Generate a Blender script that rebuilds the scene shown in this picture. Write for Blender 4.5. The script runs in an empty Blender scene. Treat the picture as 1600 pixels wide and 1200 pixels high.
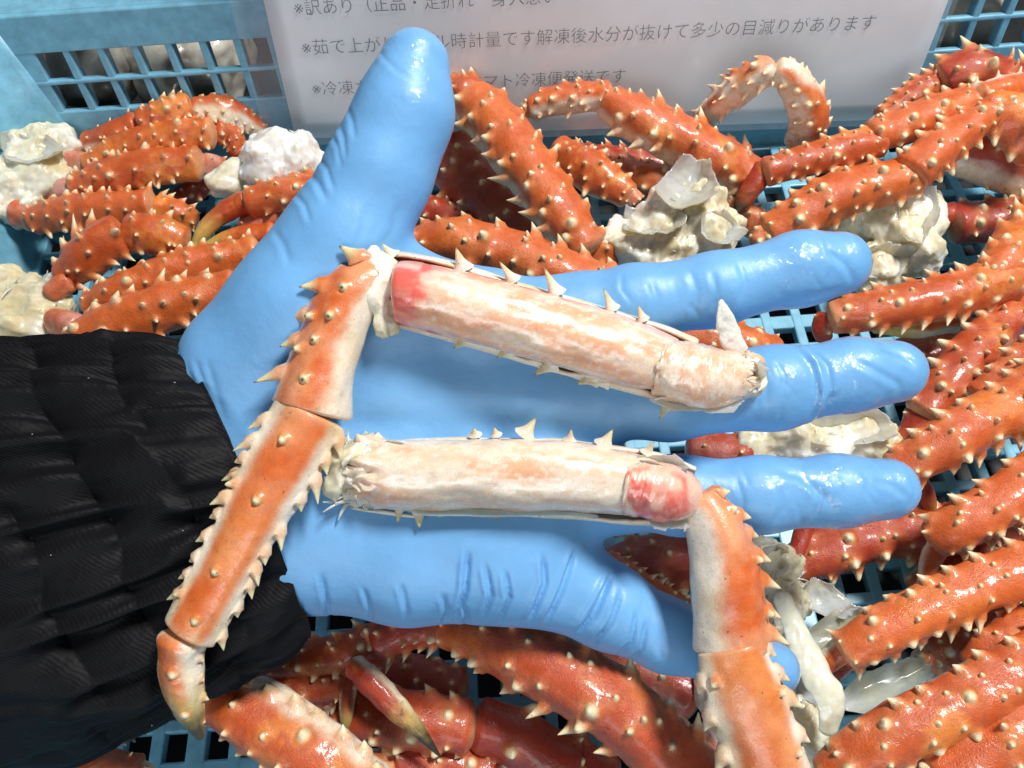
import bpy, bmesh, math, random
import numpy as np
from mathutils import Vector, Matrix, noise as mnoise

# ------------------------------------------------------------------ camera, light, exposure
SC = bpy.context.scene
COL = SC.collection
H = 0.29
PITCH, ROLL, HFOV = math.radians(60), math.radians(4.0), math.radians(66)
FPX = 800 / math.tan(HFOV / 2)
CAM = np.array((0.0, 0.0, H))
_f = np.array((0, math.cos(PITCH), -math.sin(PITCH)))
_r0 = np.array((1.0, 0, 0)); _u0 = np.array((0, math.sin(PITCH), math.cos(PITCH)))
_r = math.cos(ROLL) * _r0 - math.sin(ROLL) * _u0
_u = math.sin(ROLL) * _r0 + math.cos(ROLL) * _u0
cd = bpy.data.cameras.new('camera'); cam = bpy.data.objects.new('camera', cd); COL.objects.link(cam)
cd.sensor_width = 36; cd.lens = 18 / math.tan(HFOV / 2); cd.clip_start = 0.005; cd.clip_end = 50
m = Matrix.Identity(4)
for i in range(3):
    m[i][0], m[i][1], m[i][2], m[i][3] = _r[i], _u[i], -_f[i], CAM[i]
cam.matrix_world = m
SC.camera = cam
SC.view_settings.view_transform = 'Standard'; SC.view_settings.look = 'None'
SC.view_settings.exposure = 0.06; SC.view_settings.gamma = 1.0
w = bpy.data.worlds.new('World'); SC.world = w; w.use_nodes = True
w.node_tree.nodes['Background'].inputs[0].default_value = (0.86, 0.93, 1.0, 1)
w.node_tree.nodes['Background'].inputs[1].default_value = 0.09

def lamp(name, loc, target, size, size_y, power, col):
    l = bpy.data.lights.new(name, 'AREA'); l.shape = 'RECTANGLE'; l.size = size; l.size_y = size_y
    l.energy = power; l.color = col
    o = bpy.data.objects.new(name, l); COL.objects.link(o)
    o.location = loc
    o.rotation_euler = (Vector(target) - Vector(loc)).to_track_quat('-Z', 'Y').to_euler()
    return o
lamp('ceiling_lamp', (0.46, 0.36, 1.08), (0.02, 0.2, 0.05), 0.27, 0.15, 17.5, (1.0, 0.98, 0.95))
lamp('fill_lamp', (-0.2, -0.9, 0.66), (0.0, 0.3, 0.05), 0.8, 0.4, 4.8, (0.92, 0.96, 1.0))  # added fill from the viewer's side to lift the notice, no known source

# ------------------------------------------------------------------ placing helpers
def P(px, py, d):
    return CAM + d * (_f + _r * (px - 800) / FPX + _u * (600 - py) / FPX)
def ray(px, py):
    return _f + _r * (px - 800) / FPX + _u * (600 - py) / FPX
def Pz(px, py, z):
    v = ray(px, py); t = (z - H) / v[2]
    return CAM + t * v, t            # t = depth along the optical axis
D0 = 0.225                           # depth of the middle of the hand
K = D0 / FPX
def Ph(px, py, Z):                   # a point Z hand-pixels nearer than the middle of the hand
    d = D0 - Z * K
    return P(px, py, d), d

rng = np.random.default_rng(7)

# ------------------------------------------------------------------ numpy noise
def _hash(ix, iy, iz, seed):
    with np.errstate(over='ignore'):
        h = (ix.astype(np.uint32) * np.uint32(374761393) + iy.astype(np.uint32) * np.uint32(668265263)
             + iz.astype(np.uint32) * np.uint32(2147483647) + np.uint32(seed) * np.uint32(1274126177))
        h = (h ^ (h >> np.uint32(13))) * np.uint32(1274126177)
        h = h ^ (h >> np.uint32(16))
    return h.astype(np.float64) / 4294967295.0 * 2 - 1
def vnoise(p, seed=0):
    p = np.asarray(p, float); i = np.floor(p).astype(np.int64); f = p - i
    f = f * f * f * (f * (f * 6 - 15) + 10)
    out = 0
    for dx in (0, 1):
        for dy in (0, 1):
            for dz in (0, 1):
                wgt = (f[..., 0] if dx else 1 - f[..., 0]) * (f[..., 1] if dy else 1 - f[..., 1]) * (f[..., 2] if dz else 1 - f[..., 2])
                out = out + wgt * _hash(i[..., 0] + dx, i[..., 1] + dy, i[..., 2] + dz, seed)
    return out
def fbm(p, oct=3, seed=0):
    a, s, o = 1.0, 0, 0.0
    for k in range(oct):
        o = o + a * vnoise(np.asarray(p) * 2 ** k + 17.3 * k, seed + k); s += a; a *= .5
    return o / s
def sstep(a, b, x):
    t = np.clip((x - a) / (b - a), 0, 1); return t * t * (3 - 2 * t)
def nrm(v):
    return v / np.maximum(np.linalg.norm(v, axis=-1, keepdims=True), 1e-12)
def mix(a, b, t):
    t = np.asarray(t)[..., None]; return a * (1 - t) + b * t

# ------------------------------------------------------------------ mesh building
def make_mesh(name, verts, quads=None, tris=None, mat=None, col=None, parent=None, smooth=True, extra=None):
    me = bpy.data.meshes.new(name)
    verts = np.asarray(verts, np.float32)
    nq = 0 if quads is None else len(quads); nt = 0 if tris is None else len(tris)
    me.vertices.add(len(verts)); me.vertices.foreach_set('co', verts.ravel())
    me.loops.add(nq * 4 + nt * 3); me.polygons.add(nq + nt)
    idx = []; st = []
    if nq: idx.append(np.asarray(quads, np.int32).ravel()); st.append(np.arange(nq) * 4)
    if nt: idx.append(np.asarray(tris, np.int32).ravel()); st.append(nq * 4 + np.arange(nt) * 3)
    me.loops.foreach_set('vertex_index', np.concatenate(idx))
    me.polygons.foreach_set('loop_start', np.concatenate(st).astype(np.int32))
    if smooth: me.polygons.foreach_set('use_smooth', np.ones(nq + nt, bool))
    if col is not None:
        a = me.attributes.new('Col', 'FLOAT_COLOR', 'POINT')
        c = np.ones((len(verts), 4), np.float32); c[:, :3] = col
        a.data.foreach_set('color', c.ravel())
    for k, v in (extra or {}).items():
        a = me.attributes.new(k, 'FLOAT', 'POINT'); a.data.foreach_set('value', np.asarray(v, np.float32))
    me.update(calc_edges=True); me.validate()
    o = bpy.data.objects.new(name, me); COL.objects.link(o)
    if mat: me.materials.append(mat)
    if parent: 
        o.parent = parent
        o.matrix_parent_inverse = parent.matrix_basis.inverted()
    return o

def thing(name, label, cat, loc=(0, 0, 0), group=None):
    o = bpy.data.objects.new(name, None); COL.objects.link(o); o.location = tuple(loc)
    o.empty_display_size = 0.01
    o['label'] = label; o['category'] = cat
    if group: o['group'] = group
    return o

# ------------------------------------------------------------------ materials
def mat_new(name):
    m = bpy.data.materials.new(name); m.use_nodes = True
    nt = m.node_tree; b = nt.nodes['Principled BSDF']
    return m, nt, b
def N(nt, typ, **kw):
    n = nt.nodes.new(typ)
    for k, v in kw.items():
        if k in n.inputs: n.inputs[k].default_value = v
        else: setattr(n, k, v)
    return n
def noise_node(nt, scale, detail=4, rough=.55, coord=None):
    n = N(nt, 'ShaderNodeTexNoise', Scale=scale, Detail=detail, Roughness=rough)
    if coord is not None: nt.links.new(coord, n.inputs['Vector'])
    return n
def ramp(nt, fac, stops):
    r = nt.nodes.new('ShaderNodeValToRGB'); e = r.color_ramp.elements
    while len(e) < len(stops): e.new(.5)
    for q, (p, c) in zip(e, stops):
        q.position = p; q.color = (c, c, c, 1) if not hasattr(c, '__len__') else (*c, 1)
    nt.links.new(fac, r.inputs[0]); return r.outputs[0]
def bump(nt, b, h, strength, dist):
    n = N(nt, 'ShaderNodeBump', Strength=strength, Distance=dist)
    nt.links.new(h, n.inputs['Height']); nt.links.new(n.outputs[0], b.inputs['Normal']); return n
def mulcol(nt, a, c):
    n = nt.nodes.new('ShaderNodeMix'); n.data_type = 'RGBA'; n.blend_type = 'MULTIPLY'; n.inputs[0].default_value = 1
    nt.links.new(a, n.inputs[6]); nt.links.new(c, n.inputs[7]); return n.outputs[2]

def shell_material(name, rough, lo, hi, sss, bst=.42, coat=.34):
    m, nt, b = mat_new(name)
    co = nt.nodes.new('ShaderNodeTexCoord').outputs['Object']
    at = N(nt, 'ShaderNodeAttribute', attribute_name='Col')
    n1 = noise_node(nt, 420, 5, .6, co); n2 = noise_node(nt, 1900, 3, .6, co)
    k = mulcol(nt, at.outputs['Color'], ramp(nt, n1.outputs[0], [(.3, lo), (.68, hi)]))
    k = mulcol(nt, k, ramp(nt, n2.outputs[0], [(.3, .9), (.6, 1.05)]))
    k = mulcol(nt, k, ramp(nt, noise_node(nt, 780, 2, .5, co).outputs[0], [(.735, 1.0), (.775, .22)])) if name != 'crab_meat' else k
    nt.links.new(k, b.inputs['Base Color'])
    nt.links.new(ramp(nt, noise_node(nt, 160, 4, .6, co).outputs[0], [(.32, rough * .55), (.68, rough * 2.0)]), b.inputs['Roughness'])
    b.inputs['Subsurface Weight'].default_value = sss
    b.inputs['Subsurface Radius'].default_value = (1, .35, .15); b.inputs['Subsurface Scale'].default_value = .0022
    b.inputs['Coat Weight'].default_value = coat; b.inputs['Coat Roughness'].default_value = .14
    cb = N(nt, 'ShaderNodeBump', Strength=.16, Distance=.0009); nt.links.new(noise_node(nt, 640, 3, .5, co).outputs[0], cb.inputs['Height']); nt.links.new(cb.outputs[0], b.inputs['Coat Normal'])
    mx = nt.nodes.new('ShaderNodeMath'); mx.operation = 'ADD'
    nt.links.new(n1.outputs[0], mx.inputs[0]); nt.links.new(n2.outputs[0], mx.inputs[1])
    bump(nt, b, mx.outputs[0], bst, .0007)
    return m
SHELL = shell_material('crab_shell', .30, .84, 1.12, .12)
MEAT = shell_material('crab_meat', .20, .93, 1.04, .5, .14, .9)
MEAT.node_tree.nodes['Principled BSDF'].inputs['Subsurface Scale'].default_value = .004
HELDSHELL = shell_material('held_crab_shell', .26, .90, 1.07, .18, .2, .5)

def membrane_material():
    m, nt, b = mat_new('crab_membrane')
    co = nt.nodes.new('ShaderNodeTexCoord').outputs['Object']
    at = N(nt, 'ShaderNodeAttribute', attribute_name='Col')
    n1 = noise_node(nt, 300, 5, .6, co)
    nt.links.new(mulcol(nt, at.outputs['Color'], ramp(nt, n1.outputs[0], [(.3, .85), (.7, 1.08)])), b.inputs['Base Color'])
    b.inputs['Roughness'].default_value = .3; b.inputs['Coat Weight'].default_value = .7; b.inputs['Coat Roughness'].default_value = .1
    b.inputs['Subsurface Weight'].default_value = .75; b.inputs['Subsurface Radius'].default_value = (1, .75, .4); b.inputs['Subsurface Scale'].default_value = .005
    bump(nt, b, n1.outputs[0], .22, .0008)
    return m
MEMBRANE = membrane_material()
THIN = membrane_material(); THIN.name = 'thin_membrane'
_nt = THIN.node_tree; _tr = _nt.nodes.new('ShaderNodeBsdfTranslucent'); _tr.inputs[0].default_value = (.82, .78, .62, 1)
_mx = N(_nt, 'ShaderNodeMixShader'); _mx.inputs[0].default_value = .3
_nt.links.new(_nt.nodes['Principled BSDF'].outputs[0], _mx.inputs[1]); _nt.links.new(_tr.outputs[0], _mx.inputs[2]); _nt.links.new(_mx.outputs[0], _nt.nodes['Material Output'].inputs[0])

def glove_material():
    m, nt, b = mat_new('blue_nitrile')
    co = nt.nodes.new('ShaderNodeTexCoord').outputs['Object']
    n1 = noise_node(nt, 90, 4, .5, co)
    b.inputs['Base Color'].default_value = (.115, .37, .80, 1)
    c = nt.nodes.new('ShaderNodeRGB'); c.outputs[0].default_value = (.158, .395, .71, 1)
    nt.links.new(mulcol(nt, c.outputs[0], ramp(nt, n1.outputs[0], [(.3, .93), (.7, 1.06)])), b.inputs['Base Color'])
    wet = N(nt, 'ShaderNodeAttribute', attribute_name='wet')
    n2 = noise_node(nt, 150, 5, .6, co)
    pr = nt.nodes.new('ShaderNodeMath'); pr.operation = 'MULTIPLY'
    nt.links.new(wet.outputs['Fac'], pr.inputs[0])
    nt.links.new(ramp(nt, n2.outputs[0], [(.40, 0.0), (.56, 1.0)]), pr.inputs[1])
    b.inputs['Roughness'].default_value = .46
    nt.links.new(pr.outputs[0], b.inputs['Coat Weight']); b.inputs['Coat Roughness'].default_value = .07
    b.inputs['Subsurface Weight'].default_value = .15; b.inputs['Subsurface Radius'].default_value = (.4, .7, 1); b.inputs['Subsurface Scale'].default_value = .003
    n5 = noise_node(nt, 420, 3, .5, co); cb = N(nt, 'ShaderNodeBump', Strength=.55, Distance=.0012)
    nt.links.new(n5.outputs[0], cb.inputs['Height']); nt.links.new(cb.outputs[0], b.inputs['Coat Normal'])
    n3 = noise_node(nt, 220, 3, .5, co); n4 = noise_node(nt, 1500, 2, .5, co)
    ad = nt.nodes.new('ShaderNodeMath'); ad.operation = 'MULTIPLY_ADD'; ad.inputs[1].default_value = .12
    nt.links.new(n4.outputs[0], ad.inputs[0]); nt.links.new(n3.outputs[0], ad.inputs[2])
    bump(nt, b, ad.outputs[0], .15, .0016)
    return m
GLOVE = glove_material()

def cloth_material():
    m, nt, b = mat_new('black_twill')
    uv = nt.nodes.new('ShaderNodeTexCoord').outputs['Object']
    b.inputs['Base Color'].default_value = (.0038, .0039, .0052, 1); b.inputs['Roughness'].default_value = .6
    b.inputs['Sheen Weight'].default_value = .012; b.inputs['Sheen Roughness'].default_value = .5
    b.inputs['Specular IOR Level'].default_value = .15
    wv = N(nt, 'ShaderNodeTexWave', Scale=420.0, Distortion=1.2, Detail=2.0)
    wv.bands_direction = 'DIAGONAL'; nt.links.new(uv, wv.inputs['Vector'])
    n1 = noise_node(nt, 130, 5, .6, uv)
    ad = nt.nodes.new('ShaderNodeMath'); ad.operation = 'MULTIPLY_ADD'; ad.inputs[1].default_value = .07
    nt.links.new(wv.outputs[0], ad.inputs[0]); nt.links.new(n1.outputs[0], ad.inputs[2])
    bump(nt, b, ad.outputs[0], .6, .0011)
    return m
CLOTH = cloth_material()

def plain(name, col, rough, bscale=200, bstr=.1, var=.12, spec=.5):
    m, nt, b = mat_new(name)
    co = nt.nodes.new('ShaderNodeTexCoord').outputs['Object']
    n1 = noise_node(nt, bscale, 5, .6, co)
    c = nt.nodes.new('ShaderNodeRGB'); c.outputs[0].default_value = (*col, 1)
    nt.links.new(mulcol(nt, c.outputs[0], ramp(nt, n1.outputs[0], [(.3, 1 - var), (.7, 1 + var * .5)])), b.inputs['Base Color'])
    b.inputs['Roughness'].default_value = rough; b.inputs['Specular IOR Level'].default_value = spec
    bump(nt, b, n1.outputs[0], bstr, .001)
    return m
CRATE = plain('blue_crate_plastic', (.19, .46, .62), .38, 150, .10, .24)
GROUND = plain('dark_wet_floor', (.012, .013, .015), .45, 60, .3, .3)
PAPER = plain('white_paper', (.92, .92, .93), .75, 30, .05, .05)
INK = plain('grey_ink', (.19, .19, .21), .8, 400, .0, .3)
LINT = plain('white_lint', (.6, .6, .6), .9)

def sleeve_plastic():
    m, nt, b = mat_new('clear_plastic')
    out = nt.nodes['Material Output']
    t = nt.nodes.new('ShaderNodeBsdfTransparent'); t.inputs[0].default_value = (.985, .988, .995, 1)
    g = N(nt, 'ShaderNodeBsdfGlossy', Roughness=.12)
    d = nt.nodes.new('ShaderNodeBsdfDiffuse'); d.inputs[0].default_value = (.75, .8, .85, 1)
    co = nt.nodes.new('ShaderNodeTexCoord').outputs['Object']
    n1 = noise_node(nt, 35, 3, .5, co)
    bp = N(nt, 'ShaderNodeBump', Strength=.4, Distance=.004); nt.links.new(n1.outputs[0], bp.inputs['Height'])
    nt.links.new(bp.outputs[0], g.inputs['Normal'])
    m1 = N(nt, 'ShaderNodeMixShader'); m1.inputs[0].default_value = .07
    m2 = N(nt, 'ShaderNodeMixShader'); m2.inputs[0].default_value = .025
    nt.links.new(t.outputs[0], m1.inputs[1]); nt.links.new(d.outputs[0], m1.inputs[2])
    nt.links.new(m1.outputs[0], m2.inputs[1]); nt.links.new(g.outputs[0], m2.inputs[2])
    nt.links.new(m2.outputs[0], out.inputs[0])
    return m
CLEAR = sleeve_plastic()

# ------------------------------------------------------------------ the setting: ground, crate
def boxes_mesh(name, boxes, mat, parent=None, bev=.0006, xf=None):
    bm = bmesh.new()
    for (x0, x1, y0, y1, z0, z1) in boxes:
        vs = [bm.verts.new((x, y, z)) for x in (x0, x1) for y in (y0, y1) for z in (z0, z1)]
        for f in ((0, 1, 3, 2), (4, 6, 7, 5), (0, 4, 5, 1), (2, 3, 7, 6), (0, 2, 6, 4), (1, 5, 7, 3)):
            bm.faces.new([vs[i] for i in f])
    if bev: bmesh.ops.bevel(bm, geom=bm.edges[:], offset=bev, segments=2, affect='EDGES', profile=.5)
    bmesh.ops.recalc_face_normals(bm, faces=bm.faces[:])
    if xf is not None:
        for v in bm.verts: v.co = Vector(xf(v.co))
    me = bpy.data.meshes.new(name); bm.to_mesh(me); bm.free()
    o = bpy.data.objects.new(name, me); COL.objects.link(o); me.materials.append(mat)
    if parent: o.parent = parent; o.matrix_parent_inverse = parent.matrix_basis.inverted()
    return o

g = boxes_mesh('ground', [(-3, 3, -2, 4, -.06, -.03)], GROUND, None, 0)
g['kind'] = 'structure'

YB = Pz(1000, 238, 0)[0][1]          # back wall foot
XL = Pz(112, 222, 0)[0][0]           # left wall foot
XR = XL + 0.62
YF = YB - 0.42
LEAN = math.tan(math.radians(12))
crate = thing('plastic_crate', 'light blue plastic crate with a grid floor holding the crab legs', 'crate', (XL, YB, 0))
PITCHG, BAR = .0135, .0044
fl = []
nx = int((XR - XL) / PITCHG); ny = int((YB - YF) / PITCHG)
for i in range(nx + 1):
    x = XL + i * PITCHG; wd = BAR * (1.5 if i % 8 == 0 else 1)
    fl.append((x - wd / 2, x + wd / 2, YF, YB, -.005, 0))
for j in range(ny + 1):
    y = YB - j * PITCHG; wd = BAR * (1.5 if j % 8 == 0 else 1)
    fl.append((XL, XR, y - wd / 2, y + wd / 2, -.0055, -.0004))
boxes_mesh('floor_grid', fl, CRATE, crate, .0007)
# back wall: local (x, thickness, height)
def wall_boxes(x0, x1, wins, z0, z1, rows):
    b = []
    t = .0028
    b.append((x0, x1, 0, t, -.002, rows[0][0])); b.append((x0, x1, 0, t, rows[-1][1], z1))
    for a, c in zip(rows[:-1], rows[1:]): b.append((x0, x1, 0, t, a[1], c[0]))
    for ra in rows:
        x = x0
        for (wa, wb) in wins:
            if wa > x: b.append((x, wa, .0003, t + .0035, ra[0] - .0012, ra[1] + .0012))
            x = wb
        if x1 > x: b.append((x, x1, .0003, t + .0035, ra[0] - .0012, ra[1] + .0012))
    # outer stiffening ribs and the rim
    b.append((x0, x1, t, .034, z1 - .004, z1)); b.append((x0, x1, .031, .0345, z1 - .02, z1 - .0042))
    return b
def wall_hit(px, py):                # pixel -> (x, height) on the leaning back wall
    v = ray(px, py)                  # y = YB + LEAN*z
    t = (YB + LEAN * H - CAM[1]) / (v[1] - LEAN * v[2]); q = CAM + t * v
    return q[0], q[2]
ZTOP = wall_hit(200, 13)[1]
zr = [wall_hit(230, 166)[1], wall_hit(230, 124)[1], wall_hit(230, 117)[1], wall_hit(225, 73)[1]]
wp = (wall_hit(335, 95)[0] - wall_hit(70, 108)[0]) / 5.0
w0 = wall_hit(66, 108)[0]
wins = []
k = 0
x = w0
while x + wp * .8 < XR - .01:
    wins.append((x, x + wp * .77)); x += wp
xfb = lambda c: (c[0], YB + c[1] + LEAN * c[2], c[2])
boxes_mesh('back_wall', wall_boxes(XL - .012, XR + .012, wins, 0, ZTOP, [(zr[0], zr[1]), (zr[2], zr[3])]), CRATE, crate, .0007, xfb)
# side walls: solid, with a rounded corner strip
for name, X, s in (('left_wall', XL, -1), ('right_wall', XR, 1)):
    xfs = lambda c, X=X, s=s: (X + s * (c[1] + LEAN * c[2]), c[0], c[2])
    boxes_mesh(name, [(YF, YB + .01, 0, .003, -.002, ZTOP - .0002), (YF, YB + .03, .003, .034, ZTOP - .0042, ZTOP - .0002)], CRATE, crate, .0007, xfs)
xff = lambda c: (c[0], YF - c[1] - LEAN * c[2], c[2])
boxes_mesh('front_wall', [(XL - .012, XR + .012, 0, .003, -.002, ZTOP - .0004)], CRATE, crate, .0007, xff)
def corner_strip(X, sx):
    n = 12; R = .03; vs = []
    for z in (0, ZTOP - .001):
        cx = X + sx * LEAN * z - sx * R; cy = YB + LEAN * z - R
        for i in range(n + 1):
            a = math.pi / 2 * i / n
            vs.append((cx + sx * (R + .0006) * math.cos(a), cy + (R + .0006) * math.sin(a) , z))
    q = [(i, i + 1, n + 2 + i, n + 1 + i) for i in range(n)]
    o = make_mesh('corner', vs, q, None, CRATE, None, crate)
    md = o.modifiers.new('solid', 'SOLIDIFY'); md.thickness = .002; md.offset = 0
corner_strip(XL, -1); corner_strip(XR, 1)

# ------------------------------------------------------------------ notice sheet in a clear sleeve
def make_notice():
    # plane just in front of the back wall, leaning like it
    off = .006
    n = np.array((0, -1, LEAN)); n = n / np.linalg.norm(n)
    p0 = np.array((0, YB, 0)) + n * off
    def hit(px, py, lift=0.0):
        v = ray(px, py); q0 = p0 + n * lift
        return CAM + v * (np.dot(q0 - CAM, n) / np.dot(v, n))
    bl, br = hit(462, 217), hit(1409, 186)
    ux = nrm(br - bl); uy = np.cross(n, ux); uy = uy if uy[2] > 0 else -uy
    wdt = np.linalg.norm(br - bl); hgt = wdt * .70
    t = thing('notice_sheet', 'white printed notice in a clear plastic sleeve leaning on the back of the crate', 'sign', tuple((bl + br) / 2))
    def sheet(name, a0, a1, b0, b1, lift, mat, th, wob):
        nxs, nys = 40, 24; vs = []
        for j in range(nys + 1):
            for i in range(nxs + 1):
                a = a0 + (a1 - a0) * i / nxs; b = b0 + (b1 - b0) * j / nys
                wv = wob * math.sin(i / nxs * 5.1 + j * .11)
                vs.append(bl + ux * a + uy * b + n * (lift + wv))
        q = [(j * (nxs + 1) + i, j * (nxs + 1) + i + 1, (j + 1) * (nxs + 1) + i + 1, (j + 1) * (nxs + 1) + i) for j in range(nys) for i in range(nxs)]
        o = make_mesh(name, vs, q, None, mat, None, t)
        md = o.modifiers.new('solid', 'SOLIDIFY'); md.thickness = th; md.offset = -1
        return o
    sheet('paper', 0, wdt, 0, hgt, 0, PAPER, .0003, 0)
    ml = wdt * .046
    sheet('plastic_sleeve', -ml, wdt + wdt * .012, -wdt * .008, hgt + .004, .0016, CLEAR, .0002, .0003)
    M4 = Matrix.Identity(4)
    lines = [('※訳あり（正品・足折れ　身入悪い', (462, 22), (870, 3)),
             ('※茹で上がりボイル時計量です解凍後水分が抜けて多少の目減りがあります', (474, 84), (1364, 44)),
             ('※冷凍カニはクロネコヤマト冷凍便発送です', (490, 147), (976, 126))]
    for txt, s, e in lines:
        ps, pe = hit(*s), hit(*e)
        cu = bpy.data.curves.new('lettering', 'FONT'); cu.body = txt; cu.size = 1; cu.offset = -.012; cu.resolution_u = 3
        to = bpy.data.objects.new('tmp', cu); COL.objects.link(to)
        bpy.context.view_layer.update()
        me = bpy.data.meshes.new_from_object(to.evaluated_get(bpy.context.evaluated_depsgraph_get()))
        bpy.data.objects.remove(to)
        co = np.empty(len(me.vertices) * 3, np.float32); me.vertices.foreach_get('co', co); co = co.reshape(-1, 3)
        x0, x1 = co[:, 0].min(), co[:, 0].max()
        ln = np.linalg.norm(pe - ps); sc = ln / (x1 - x0); dx = nrm(pe - ps); dy = np.cross(n, dx); dy = dy if dy[2] > 0 else -dy
        wpos = ps + (co[:, :1] - x0) * sc * dx + co[:, 1:2] * sc * 1.0 * dy + n * .0005
        me.vertices.foreach_set('co', wpos.astype(np.float32).ravel()); me.update()
        me.materials.clear(); me.materials.append(INK); me.name = 'lettering'
        o = bpy.data.objects.new('lettering', me); COL.objects.link(o); o.parent = t
        o.matrix_parent_inverse = t.matrix_basis.inverted()
make_notice()

# ------------------------------------------------------------------ crab shell segments
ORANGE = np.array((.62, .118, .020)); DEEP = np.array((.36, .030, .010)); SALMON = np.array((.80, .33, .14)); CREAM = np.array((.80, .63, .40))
AMBER = np.array((.74, .24, .035)); PINK = np.array((.80, .50, .42)); WHITE = np.array((.84, .78, .66)); YEL = np.array((.62, .48, .12)); DARK = np.array((.03, .022, .012))

def catmull(pts, n):
    pts = np.asarray(pts, float)
    if len(pts) == 2: pts = np.stack([pts[0], (pts[0] + pts[1]) / 2, pts[1]])
    ext = np.vstack([2 * pts[0] - pts[1], pts, 2 * pts[-1] - pts[-2]])
    seg = np.linalg.norm(np.diff(pts[:, :3], axis=0), axis=1); cum = np.concatenate([[0], np.cumsum(seg)])
    s = np.linspace(0, cum[-1], n); k = np.clip(np.searchsorted(cum, s, 'right') - 1, 0, len(pts) - 2)
    t = ((s - cum[k]) / np.maximum(seg[k], 1e-9))[:, None]
    p0, p1, p2, p3 = ext[k], ext[k + 1], ext[k + 2], ext[k + 3]
    return .5 * (2 * p1 + (p2 - p0) * t + (2 * p0 - 5 * p1 + 4 * p2 - p3) * t ** 2 + (3 * p1 - p0 - 3 * p2 + p3) * t ** 3)

def shell_colors(style, ph, tt, pos, seed, rv):
    """ph: angle from dorsal (rad), tt: 0..1 along, returns (n,3)"""
    n1 = fbm(pos * 110, 3, seed); n2 = fbm(pos * 380, 3, seed + 5)
    a = np.abs(ph)
    tone = style.get('tone', 0.0)
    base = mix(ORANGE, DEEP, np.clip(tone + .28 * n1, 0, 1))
    base = mix(base, AMBER, sstep(.15, .6, n2 * .6 + fbm(pos * 60, 2, seed + 9)) * style.get('amber', .55))
    if style.get('lite'): base = mix(base, SALMON, np.clip(style['lite'] + .9 * n1, 0, .95))
    c0 = style.get('cream', 105)
    side = style.get('cside', 0)     # shift of the belly to one side
    aa = np.abs((ph - math.radians(side) + math.pi) % (2 * math.pi) - math.pi)
    k = sstep(math.radians(c0 - 12), math.radians(c0 + 22), aa + style.get('cnoise', 1) * (.22 * n1 + .1 * n2))
    c = mix(base, mix(CREAM, WHITE, np.clip(.5 + n1, 0, 1)), k)
    if style.get('solid'): c = mix(np.array(style['solid']) * .9, np.array(style['solid']), sstep(-.3, .3, n1))
    if style.get('pink'): c = mix(c, PINK, np.clip(style['pink'] * (.5 + .9 * n1) + .15 * n2, 0, .9))
    if style.get('pale'): c = mix(c, mix(CREAM, WHITE, np.clip(.5 + n2, 0, 1)), sstep(.5 - style['pale'], .75 - style['pale'], .5 + .5 * fbm(pos * 75, 2, seed + 3)))
    ends = np.maximum(sstep(.07, .0, tt), sstep(.94, 1.0, tt))
    c = mix(c, mix(CREAM, AMBER, .35), ends * style.get('rim', .55))
    if style.get('claw'):
        y = sstep(.35, .75, tt + .12 * n1); c = mix(c, YEL, y * style.get('yel', .9))
        c = mix(c, DARK, sstep(.82 - .27 * (style.get('dark', .8) >= .9), .97 - .1 * (style.get('dark', .8) >= .9), tt + .08 * n2) * style.get('dark', .8))
        dk = .22 * (style.get('dark', .8) >= .9); c = mix(c, DARK, sstep(.5 - dk, .72 - dk, n2) * sstep(.3, .8, tt) * style.get('dark', .8))
    if style.get('fleck'):
        c = mix(c, DARK * 2, sstep(.45, .7, fbm(pos * 900, 2, seed + 4)) * style['fleck'] * np.maximum(sstep(.4, 1, tt), sstep(.2, 0, tt)))
        c = mix(c, np.array((.42, .34, .12)), sstep(.05, .5, fbm(pos * 240, 2, seed + 6)) * style['fleck'] * .8 * np.maximum(sstep(.8, 1, tt), sstep(.12, 0, tt)))
    return c

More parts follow.
